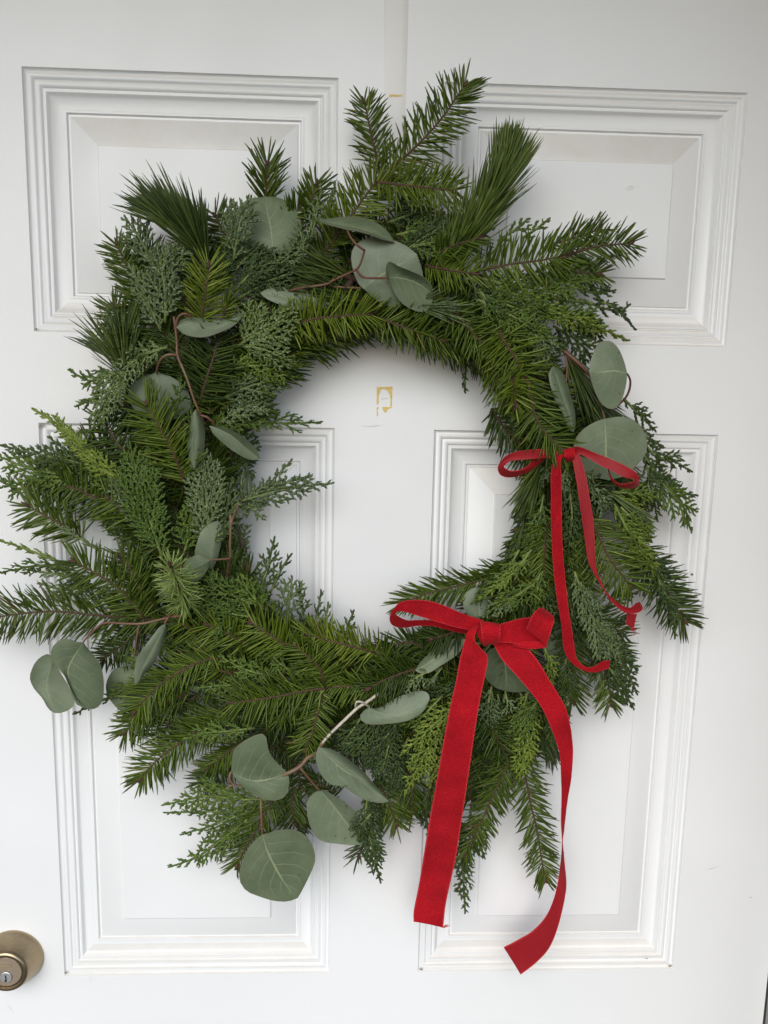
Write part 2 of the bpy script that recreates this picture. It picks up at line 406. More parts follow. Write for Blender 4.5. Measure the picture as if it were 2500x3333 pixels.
V, F = join([flat_poly('', [gl(*q) for q in o], .0004, None) for o in (left_leg, left_leg2, arch, dotp)])
par(mesh_np('glue_mark', V, F, M['glue']), door)
o1 = [(1267,307.5),(1271,306.5),(1285,307.5),(1296,307),(1304,308),(1308,306.8),(1309,314),(1303,313.5),(1296,315),(1284,314.4),(1272,315.4),(1267,314.6)]
V, F = flat_poly('', o1, .0004, None); par(mesh_np('glue_mark', V, F, M['glue']), door)

for gx, gy, gw, gh in ((214,3166,.0018,.0016),(2181,3144,.0022,.0018),(1371,3155,.0020,.0014),(118,1070,.0018,.0010),(135,1382,.0020,.0016),(2105,3120,.0016,.0007),(130,1388,.0008,.0024)): grime(gx, gy, gw, gh, .0003)
def scuff(pts, wd):
    V = []; c = [P(x, y, .0003) for x, y in crom(pts, 14)]
    for i, p in enumerate(c):
        k = wd*sin(pi*(i+.3)/14.6)*random.uniform(.6, 1.2); V += [p+np.array([0, 0, k]), p-np.array([0, 0, k])]
    par(mesh_np('scuff_mark', V, [(2*i, 2*i+1, 2*i+3, 2*i+2) for i in range(13)], M['scuff']), door)
scuff([(1172,1386),(1205,1388),(1246,1383)], .0005); scuff([(1238,1299),(1252,1298),(1266,1297)], .0004); scuff([(2296,2833),(2320,2826),(2342,2820)], .0004); scuff([(288,3178),(298,3190),(303,3210)], .0003); scuff([(22,3270),(34,3282),(42,3296)], .0003); scuff([(2438,2922),(2444,2921),(2449,2920)], .0006); scuff([(1690,467),(1700,470),(1712,464)], .0004); scuff([(2040,610),(2054,606),(2066,608)], .0003)
# deadbolt
bc = P(48, 3112, 0); c2 = (bc[0], bc[2])
lb = MB(); lb.lathe(c2, [(.0275, 0), (.0276, .0016), (.0270, .0028), (.0256, .0070), (.0234, .0130), (.0210, .0192), (.0200, .0214), (.0190, .0226), (.0177, .0230), (.0162, .0226), (.0155, .0215), (.0152, .019)], 96)
dbolt = par(lb.build('deadbolt', M['brass'], smooth=True, sharp=40), door)
lb = MB(); lb.lathe(c2, [(.0147, .018), (.0147, .0212), (.0144, .0217)], 72); fa = lb.build('lock_face', M['brass2'], dbolt, smooth=True, sharp=30)
fc = (c2[0]+.0003, c2[1]-.0052)
lb = MB(); lb.lathe(fc, [(.0058, .0216), (.0058, .0219), (.0055, .0220)], 48); lb.build('lock_cylinder_ring', M['black'], dbolt)
lb = MB(); lb.lathe(fc, [(.0054, .0216), (.0054, .0223), (.0051, .0225)], 48); lb.build('lock_cylinder', M['steel'], dbolt, smooth=True, sharp=30)
kb = MB(); kb.box((fc[0]-.0006, -.02275, fc[1]-.0006), (fc[0]+.0006, -.0224, fc[1]+.0026)); kb.box((fc[0]-.0004, -.02276, fc[1]-.0024), (fc[0]+.0009, -.0224, fc[1]-.0005)); kb.box((fc[0]-.0012, -.02277, fc[1]-.0044), (fc[0]+.0006, -.0224, fc[1]-.0023))
kb.build('keyway', M['black'], dbolt)
eb = MB(); ez = c2[1]+.0068
for (x0, x1, z0, z1) in ((-.0085, .0062, .0016, .0019), (-.0085, .0062, -.0016, -.0013), (.0060, .0063, -.0013, .0016)):
    eb.box((c2[0]+x0, -.02185, ez+z0), (c2[0]+x1, -.0216, ez+z1))
eb.build('engraved_frame', M['brass'], dbolt)

# frame at the right edge, beyond the dark seal
fr = empty('door_frame', (.75, 0, FZ), 'pale door frame beyond the dark gap at the right edge of the door', 'door frame')
jb = MB(); jb.box((.6975, -.02, FZ), (.725, .10, .30)); par(jb.build('jamb', M['jamb']), fr)
jl = MB(); jl.box((-.13, -.02, FZ), (-.1015, .10, .1395)); par(jl.build('jamb', M['jamb']), fr)
sb = MB(); sb.box((.6926, .004, FZ), (.6974, .05, .30)); par(sb.build('weather_seal', M['seal']), fr)
wb = MB(); wb.box((.701, -.36, FZ), (1.0, -.0205, .458)); wb.box((.726, -.0204, FZ), (1.0, .10, .458)); sw = wb.build('added_shade_wall', M['darkwall']); sw['kind'] = 'structure'  # added unseen dark wall, darkens the door towards its right edge
wl = MB(); wl.box((-4.5, -.010, FZ), (-.1305, .09, .458)); wl.box((-.1304, .001, .3005), (.7245, .09, .458)); wl2 = wl.build('house_wall', M['wall']); wl2['kind'] = 'structure'
hb = MB(); hb.box((-.13, -.02, .140), (.6974, .10, .30)); par(hb.build('head_jamb', M['jamb']), fr)

# clear strip that carries the wreath
st = []
tl = [P(1250, 0), P(1246, 400), P(1243, 800), P(1241, 1000)]; tr_ = [P(1330, 0), P(1321, 400), P(1316, 800), P(1313, 1000)]
up = np.array([0, 0, .09]); tl[0] = tl[0]+up; tr_[0] = tr_[0]+up
L_, R_ = crom(tl, 24), crom(tr_, 24); V = []; F = []
wav = .0009+.0003*np.sin(np.linspace(0, 9, 24))
for i in range(24):
    for k, u in enumerate((0, .06, .3, .7, .94, 1)):
        p = L_[i]*(1-u)+R_[i]*u; y = -wav[i]*(.55 if u in (0, 1) else 1)
        V.append((p[0], y, p[2]))
n1 = len(V); V += [(a, bq+.0005, c) for a, bq, c in V]
for i in range(23):
    for k in range(5): a = i*6+k; F += [(a, a+6, a+7, a+1), (n1+a, n1+a+1, n1+a+7, n1+a+6)]
    for k in (0, 5): a = i*6+k; F.append((a, a+6, n1+a+6, n1+a))
hs = mesh_np('hanger_strip', V, F, M['film'], smooth=True, sharp=50)
hs['label'] = 'clear plastic strip running from the top of the door down to the wreath'; hs['category'] = 'plastic strip'

# ------------------------------------------------------------------ the wreath
wc = P(1245, 1560, .03)
wreath = empty('evergreen_wreath', wc, 'round evergreen wreath of fir, pine, cedar and eucalyptus hanging on the white door', 'wreath')
WINV = wreath.matrix_world.inverted()
def wpart(o): o.parent = wreath; o.matrix_parent_inverse = WINV; return o
def curve3(pts, d0, d1, n, sag=0.0):
    c = crom([(p[0], p[1]) for p in pts], n)
    t = np.linspace(0, 1, n)
    d = d0+(d1-d0)*t+sag*4*t*(1-t)
    return np.array([P(c[i, 0], c[i, 1], d[i]) for i in range(n)])
def sample_curve(C, s):
    seg = np.linalg.norm(np.diff(C, axis=0), axis=1); cum = np.concatenate([[0], np.cumsum(seg)]); L = cum[-1]
    x = np.clip(s, 0, 1)*L
    p = np.stack([np.interp(x, cum, C[:, k]) for k in range(3)], 1)
    T = frames(C); t = nrm(np.stack([np.interp(x, cum, T[:, k]) for k in range(3)], 1))
    return p, t, L
def sweep_needles(base, d0, d1, nv, length, width, thick=.32, st=(0, .3, .78, 1.0), wp=(.55, 1.0, .86, .26)):
    m = len(base); SV = []
    for t, wv in zip(st, wp):
        pos = base+length[:, None]*(t*d0+.5*t*t*(d1-d0))
        tan = nrm(d0+(d1-d0)*t); side = nrm(np.cross(tan, nv)); upv = np.cross(side, tan)
        hw = (width*wv*.5)[:, None]
        SV += [pos+side*hw, pos+upv*hw*thick*1.3, pos-side*hw, pos-upv*hw*thick*.8]
    k = len(st)*4
    V = np.stack(SV, 1).reshape(-1, 3)
    f = []
    for i in range(len(st)-1):
        for q in range(4): a = i*4+q; b = i*4+(q+1) % 4; f += [(a, b, b+4), (a, b+4, a+4)]
    e = (len(st)-1)*4; f += [(e, e+1, e+2), (e, e+2, e+3)]
    f = np.array(f); F = (np.arange(m)[:, None, None]*k+f[None]).reshape(-1, 3)
    return V, F
def basis(T):
    """N toward the room, B sideways"""
    ref = np.array([0, -1.0, 0]); B = nrm(np.cross(np.broadcast_to(ref, T.shape), T)); Nn = nrm(np.cross(T, B)); return B, Nn
SINK = None                                       # sprigs buried deep in the ring are kept together as one part
def tri(F):
    out = []
    for q in F:
        q = list(q)
        for i in range(1, len(q)-1): out.append((q[0], q[i], q[i+1]))
    return np.array(out, int)
def stuff(o): o['kind'] = 'stuff'; return o

def fir(pts, d0, d1, ln=88, m='fir', ang=58, spread=1.0, dens=1.0, around=False, twig=True, roll=0.0, sag=.006, wid=6.0, bud=True, bias=0.0):
    C = curve3(pts, d0, d1, 28, sag); _, _, L = sample_curve(C, np.array([0.]))
    sc = mpp((d0+d1)/2); ln_m = ln*sc*1.10
    per = max(8, int(L/.00108*dens))
    B0, F0 = [], []
    s = np.concatenate([np.linspace(0.0, 1, per)+rng.normal(0, .25/per, per) for _ in range(2)])
    sd = np.concatenate([np.ones(per), -np.ones(per)])
    n = len(s); s = np.clip(s, 0, 1)
    p, T, L = sample_curve(C, s); B, Nn = basis(T)
    if around: el = rng.uniform(-pi, pi, n)
    else: el = sd*0+np.abs(rng.normal(.0, .30*spread, n))*np.where(rng.random(n) < .72, 1, -.7)+bias
    # the foremost needles close in to the shoot's direction
    a = radians(ang)*(1-.58*np.clip((s-.80)/.20, 0, 1)**1.5)*(1+rng.normal(0, .17, n))
    cr, sr = cos(roll), sin(roll); Br = B*cr+Nn*sr; Nr = Nn*cr-B*sr
    lat = nrm(sd[:, None]*np.cos(el)[:, None]*Br+np.sin(el)[:, None]*Nr)
    dr = nrm(np.cos(a)[:, None]*T+np.sin(a)[:, None]*lat)
    curl = rng.normal(.04, .10, n)[:, None]
    d1v = nrm(dr+T*curl+Nr*rng.normal(.04, .16, n)[:, None]+B*rng.normal(0, .10, n)[:, None]+np.array([0, .03, -.05]))
    prof = (.84+.16*np.clip((1-s)/.25, 0, 1))*np.clip(.62+s*3, 0, 1)
    le = ln_m*prof*np.where(rng.random(n) < .12, rng.uniform(.45, .8, n), rng.uniform(.80, 1.10, n))
    wd = wid*sc*rng.uniform(.82, 1.12, n)
    nv = nrm(Nr*1.0+lat*rng.normal(0, .35, n)[:, None]+np.array([0, -.25, .05]))
    V, F = sweep_needles(p, dr, d1v, nv, le, wd)
    parts = [tube(C[::2], .0011, .0006, 6, .10)]
    if bud and twig:
        tip, tT = C[-1], frames(C)[-1]
        for k in range(3):
            off = np.array([random.uniform(-.0012, .0012) for _ in range(3)])
            parts.append(tube([tip-tT*.001, tip+tT*.0022+off, tip+tT*.0048+off*1.6], .0016, .0005, 5))
    tv, tf = join(parts)
    if SINK is not None: SINK.append((V, F, m)); SINK.append((np.array(tv), tri(tf), 'bark')); return None
    o = wpart(mesh_np('fir_sprig', tv, tf, M['bark'], smooth=True))
    nd = stuff(mesh_np('needles', V, F, M[m], o)); return o

def pine(pts, d0, d1, ln=210, spread=22, n=240, m='pine', sag=.01, s0=.12, wid=6.0, tipflat=0.0, conv=0.0, brush=0, push=(0, 0, 0)):
    C = curve3(pts, d0, d1, 28, sag); sc = mpp((d0+d1)/2)
    s = np.clip(rng.uniform(s0, 1.0, n), 0, 1); p, T, L = sample_curve(C, s); B, Nn = basis(T)
    ph = rng.uniform(-pi, pi, n)
    a = radians(spread)*(.25+.95*rng.random(n))
    lat = nrm(np.cos(ph)[:, None]*B+np.sin(ph)[:, None]*Nn*.8)
    dr = nrm(np.cos(a)[:, None]*T+np.sin(a)[:, None]*lat)
    d1v = nrm(dr+T*rng.normal(.10, .12, n)[:, None]+np.array([0, .05, -.10])+rng.normal(0, .07, (n, 3)))
    d1v = nrm(d1v*(1-conv)+T*conv)
    le = ln*sc*rng.uniform(.78, 1.08, n)*(1-tipflat*s)
    if brush: le = np.minimum(le, ((1-s)*L/.92+rng.uniform(.25, 1.0, n)*brush*sc))
    dr = nrm(dr+np.array(push)); d1v = nrm(d1v+np.array(push)*1.3)
    V, F = sweep_needles(p, dr, d1v, nrm(Nn+lat*.5+rng.normal(0, .3, (n, 3))), le, wid*sc*rng.uniform(.8, 1.15, n), thick=.5, st=(0, .25, .55, .85, 1), wp=(.7, 1, 1, .75, .12))
    parts = [tube(C, .0024, .0016, 7, .12)]
    tv, tf = join(parts); o = wpart(mesh_np('pine_sprig', tv, tf, M['bark'], smooth=True))
    stuff(mesh_np('needles', V, F, M[m], o)); return o

_OCT_F = np.array([t for q in range(4) for t in ((q, (q+1) % 4, 4+(q+1) % 4), (q, 4+(q+1) % 4, 4+q), (4+q, 4+(q+1) % 4, 8))])
def beads(pos, dr, nv, ln, wd, th):
    side = nrm(np.cross(dr, nv)); upv = np.cross(side, dr)
    mid = pos+dr*(ln*.50)[:, None]; hw = (wd*.5)[:, None]; ht = (th*.5)[:, None]; q = .66
    V = np.stack([pos+side*hw*q, pos+upv*ht*q, pos-side*hw*q, pos-upv*ht*q, mid+side*hw, mid+upv*ht, mid-side*hw, mid-upv*ht, pos+dr*ln[:, None]], 1).reshape(-1, 3)
    F = (np.arange(len(pos))[:, None, None]*9+_OCT_F[None]).reshape(-1, 3); return V, F
def cedar(pts, d0, d1, hw=45, m='cg', open_=1.0, sag=.006, roll=None, ang=35, droop=.12, lvl2=1.0, fine=1.0):
    C = curve3(pts, d0, d1, 36, sag); sc = mpp((d0+d1)/2); hwm = hw*sc
    _, _, L = sample_curve(C, np.array([0.]))
    roll = rng.normal(0, .35) if roll is None else roll
    BP, BD, BN, BL, BW = [], [], [], [], []
    step = .0016*fine
    def chain(p0, dv, n_, length, w0, w1, bend):
        k = max(2, int(length/step)); t = np.linspace(0, 1, k)
        dd = nrm(dv[None]+bend[None]*t[:, None]); pp = p0[None]+np.cumsum(dd, 0)*(length/k)
        pp = np.vstack([p0[None], pp[:-1]])
        sidev = np.cross(dd, n_); alt = np.where(np.arange(k) % 2 == 0, 1, -1)[:, None]
        BP.append(pp+sidev*alt*.00018); BD.append(nrm(dd+sidev*alt*.17)); BN.append(np.repeat(n_[None], k, 0)+rng.normal(0, .15, (k, 3)))
        BL.append(np.full(k, step*2.3)*rng.uniform(.88, 1.15, k)); BW.append(np.linspace(w0, w1, k)*rng.uniform(.85, 1.15, k))
        return pp, dd
    nb = max(5, int(L/(.0046*open_)))
    ss = np.clip((np.arange(nb)+.6)/nb*.97+rng.normal(0, .15/nb, nb), .03, .985)
    p, T, _ = sample_curve(C, ss); B, Nn = basis(T)
    cr, sr = cos(roll), sin(roll); Br = B*cr+Nn*sr; Nr = Nn*cr-B*sr
    for i in range(nb):
        s = ss[i]; sdn = 1 if i % 2 else -1
        prof = min(1.0, (1-s)*1.75+.12)*min(1.0, .55+s*2.2)*random.uniform(.72, 1.10)
        length = hwm*prof/sin(radians(ang))
        if length < .004: length = .004
        a = radians(ang)*random.uniform(.88, 1.12)
        d = nrm(T[i]*cos(a)+Br[i]*sdn*sin(a)+Nr[i]*random.uniform(-.12, .16)); nn = nrm(Nr[i]+rng.normal(0, .12, 3))
        bend = T[i]*.32+np.array([0, .5, -1.0])*droop*random.uniform(.3, 1.3)
        pp, dd = chain(p[i], d, nn, length, .0023, .0016, bend)
        k = len(pp)
        if length > .010 and lvl2 > 0:
            stp = max(1, int(round(.0030*open_/step))); sg = 1
            for j in range(max(1, int(k*.14)), k-1, stp):
                t = j/k; l2 = (.0040+.36*length*(1-t)*lvl2)*random.uniform(.8, 1.1)
                l2 = min(l2, .0140); a2 = radians(random.uniform(36, 45)); sv = np.cross(nn, dd[j])
                d2 = nrm(dd[j]*cos(a2)+sv*sg*sin(a2)+nn*random.uniform(-.1, .15)); sg = -sg
                chain(pp[j], d2, nn, l2, .0019, .0015, dd[j]*.22)
    # leader
    ls = np.linspace(.12, 1, max(6, int(L*.88/step))); p, T, _ = sample_curve(C, ls); _, Nn = basis(T)
    BP.append(p); BD.append(nrm(T+rng.normal(0, .16, T.shape))); BN.append(Nn); BL.append(np.full(len(ls), step*2.2)); BW.append(np.linspace(.0026, .0020, len(ls)))
    BP, BD, BN, BL, BW = map(np.concatenate, (BP, BD, BN, BL, BW))
    V, F = beads(BP, BD, nrm(BN), BL, BW, BW*.62)
    tv, tf = tube(C[::3], .0011, .0004, 6, .05)
    if SINK is not None: SINK.append((V, F, m)); SINK.append((np.array(tv), tri(tf), 'rach')); return None
    o = wpart(mesh_np('cedar_sprig', tv, tf, M['rach'], smooth=True))
    stuff(mesh_np('scale_leaves', V, F, M[m], o)); return o

def leaf(parent, base, tip, left, right, db, dt, mid=None, el=0.0, er=0.0, cup=0.0, mdep=0.0, name='leaf', thick=.00045):
    """el/er: how much nearer to the viewer the left and right edge stand; cup: bulge of each half; mdep: arch along the midrib"""
    nv_, nu = 18, 7
    Lc = crom([base]+list(left)+[tip], nv_); Rc = crom([base]+list(right)+[tip], nv_)
    Mc = crom([base]+list(mid)+[tip], nv_) if mid else None
    if Mc is None: t = np.linspace(0, 1, nv_)[:, None]; Mc = (np.array(base)*(1-t)+np.array(tip)*t)*.55+(Lc+Rc)*.5*.45; Mc[0] = base; Mc[-1] = tip
    us = np.linspace(-1, 1, 2*nu-1); V = []; UV = []; ph = random.uniform(0, 6.28); cup += random.uniform(-.0015, .0035); wv = random.uniform(.0008, .0022)
    for i in range(nv_):
        t = i/(nv_-1); dm = db+(dt-db)*t+mdep*4*t*(1-t)
        for u in us:
            e = Lc[i] if u < 0 else Rc[i]; q = Mc[i]*(1-abs(u))+e*abs(u)
            d = dm+(el if u < 0 else er)*abs(u)**1.3*sin(pi*min(1, t*1.02+.0))**.6+cup*4*abs(u)*(1-abs(u))*sin(pi*t)+wv*abs(u)**2*sin(3.1*pi*t+ph+(1.3 if u > 0 else 0))*sin(pi*t)
            V.append(P(q[0], q[1], d)); UV.append((.5+u*.5, t))
    m_ = len(us); V = np.array(V); G = V.reshape(nv_, m_, 3)
    nn = nrm(np.cross(np.gradient(G, axis=0), np.gradient(G, axis=1)).reshape(-1, 3)+1e-9)
    n = len(V); VV = np.vstack([V+nn*thick*.5, V-nn*thick*.5]); F = []
    for i in range(nv_-1):
        for k in range(m_-1): a = i*m_+k; F += [(a, a+1, a+m_+1, a+m_), (n+a, n+a+m_, n+a+m_+1, n+a+1)]
        for k in (0, m_-1): a = i*m_+k; F.append((a, a+m_, n+a+m_, n+a))
    o = mesh_np(name, VV, F, M['euca'], parent, smooth=True, sharp=60, uv=UV+UV); return o
def stem3(pts, r0=.0011, r1=.0008):
    c = crom(pts, max(10, 6*len(pts))); return tube([P(*q) for q in c], r0, r1, 7, .04)
def euca(stems, material='stem'):
    tv, tf = join([stem3(*s) if isinstance(s, tuple) else stem3(s) for s in stems])
    return wpart(mesh_np('eucalyptus_sprig', tv, tf, M[material], smooth=True))

# --- base ring of twisted vines -------------------------------------------------------------
parts = []
for k in range(9):
    ph = random.uniform(0, 6.28); r_ = random.uniform(-42, 48); dd = random.uniform(.012, .036); C = []
    for a in np.linspace(0, 2*pi, 90):
        rr = 525+r_+16*sin(5*a+ph)+10*sin(11*a+2*ph); C.append(P(1245+rr*1.02*cos(a), 1605+rr*1.09*sin(a), dd+.006*sin(7*a+ph)))
    parts.append(tube(C, .0030, .0026, 7, .08))
V, F = join(parts); wpart(mesh_np('vine_ring', V, F, M['vine'], smooth=True))

# --- sprigs that fill the body, lying clockwise ------------------------------------------------
def fill(a_deg, rad, ln_, out_deg, kind, d, m, **k):
    a = radians(a_deg); bx, by = 1245+rad*cos(a), 1605+rad*1.06*sin(a)
    th = a+pi/2-radians(out_deg); tx, ty = bx+ln_*cos(th), by+ln_*sin(th)
    mx, my = (bx+tx)/2+random.uniform(-14, 14), (by+ty)/2+random.uniform(-14, 14)
    pts = [(bx, by), (mx, my), (tx, ty)]
    if kind == 'fir': fir(pts, d, d+random.uniform(-.008, .012), m=m, **k)
    elif kind == 'cedar': cedar(pts, d, d+random.uniform(-.008, .012), m=m, **k)
    else: pine(pts, d, d, m=m, **k)
k = 0
RINGS = ((502, .028, (0, 26), 10), (570, .030, (8, 44), 10), (640, .030, (14, 52), 10), (530, .040, (2, 36), 12), (610, .052, (6, 44), 12), (700, .034, (16, 60), 8), (780, .028, (20, 60), 9), (660, .024, (10, 50), 8))
SINK = []
for ring, (r0, d0, outs, stp) in enumerate(RINGS):
    if ring == 4:
        mats_ = sorted({q[2] for q in SINK}); VV = []; FF = []; MI = []; off = 0
        for v_, f_, m_ in SINK: VV.append(v_); FF.append(f_+off); MI.append(np.full(len(f_), mats_.index(m_))); off += len(v_)
        wpart(stuff(mesh_np('inner_greenery', np.vstack(VV), np.vstack(FF), mats=[M[q] for q in mats_], mat_idx=np.concatenate(MI)))); SINK = None
    for a in np.arange(0, 360, stp):
        a = (a+random.uniform(-4, 4)) % 360; k += 1
        right = a > 320 or a < 60; top = 200 < a < 320; wide = 100 < a < 215
        if ring == 5 and not (60 < a < 215): continue
        if ring == 6 and not wide: continue
        if ring == 7 and (top or a > 320 or a < 20): continue
        rr = r0-(30 if right else 0)+random.uniform(-18, 18)
        if top and ring in (2, 4): rr -= 35
        ln_ = random.uniform(150, 220); o_ = random.uniform(*outs)
        if top or right: o_ *= .75
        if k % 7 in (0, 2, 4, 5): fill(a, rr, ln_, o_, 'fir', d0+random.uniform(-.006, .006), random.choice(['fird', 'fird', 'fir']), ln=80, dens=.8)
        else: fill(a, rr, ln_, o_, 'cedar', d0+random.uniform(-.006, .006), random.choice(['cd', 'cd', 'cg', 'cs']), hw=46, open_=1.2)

KEEP = [(870,735,120),(1270,880,160),(1160,760,90),(520,1290,105),(680,1760,95),(1640,2170,90),(1985,1460,130),(840,2500,110),(1285,2305,115),(1430,2130,90),(1130,2520,120),(1090,2660,110),
        (1830,1300,75),(1985,1220,110),(690,1060,110),(640,1430,70),(765,1440,95),(490,2130,85),(240,2190,120),(560,1840,70),(1120,2390,60),(1080,920,70)]
# short sprigs tucked in at random angles on top of the others
for q in range(215):
    a = random.uniform(0, 360); right = a > 320 or a < 60; top = 200 < a < 320; wide = 95 < a < 215
    rr = random.uniform(495, 640 if (right or top) else (760 if wide else 690)); d_ = random.uniform(.044, .062)
    o_ = random.gauss(22, 30); o_ = max(o_, -5) if rr < 540 else o_
    if (right or top) and rr > 590: o_ = min(o_, 30)
    if top: o_ = max(o_, 8)
    ar = radians(a); tr3 = ar+pi/2-radians(o_); bad = False
    for f_ in (0, 70, 140):
        qx, qy = 1245+rr*cos(ar)+f_*cos(tr3), 1605+rr*1.06*sin(ar)+f_*sin(tr3)
        bad = bad or any((qx-kx)**2+(qy-ky)**2 < kr*kr for kx, ky, kr in KEEP)
    if bad: d_ = random.uniform(.028, .036)
    if q % 3 != 2: fill(a, rr, random.uniform(85, 165), o_, 'fir', d_, random.choice(['fird', 'fir', 'fir', 'fird', 'firl']), ln=random.uniform(66, 88), dens=random.uniform(.6, .95), spread=random.uniform(1, 2), roll=random.gauss(0, .5), bud=False)
    else: fill(a, rr, random.uniform(110, 190), o_, 'cedar', d_, random.choice(['cd', 'cg', 'cg', 'cs', 'cl']), hw=random.uniform(24, 40), open_=1.15)

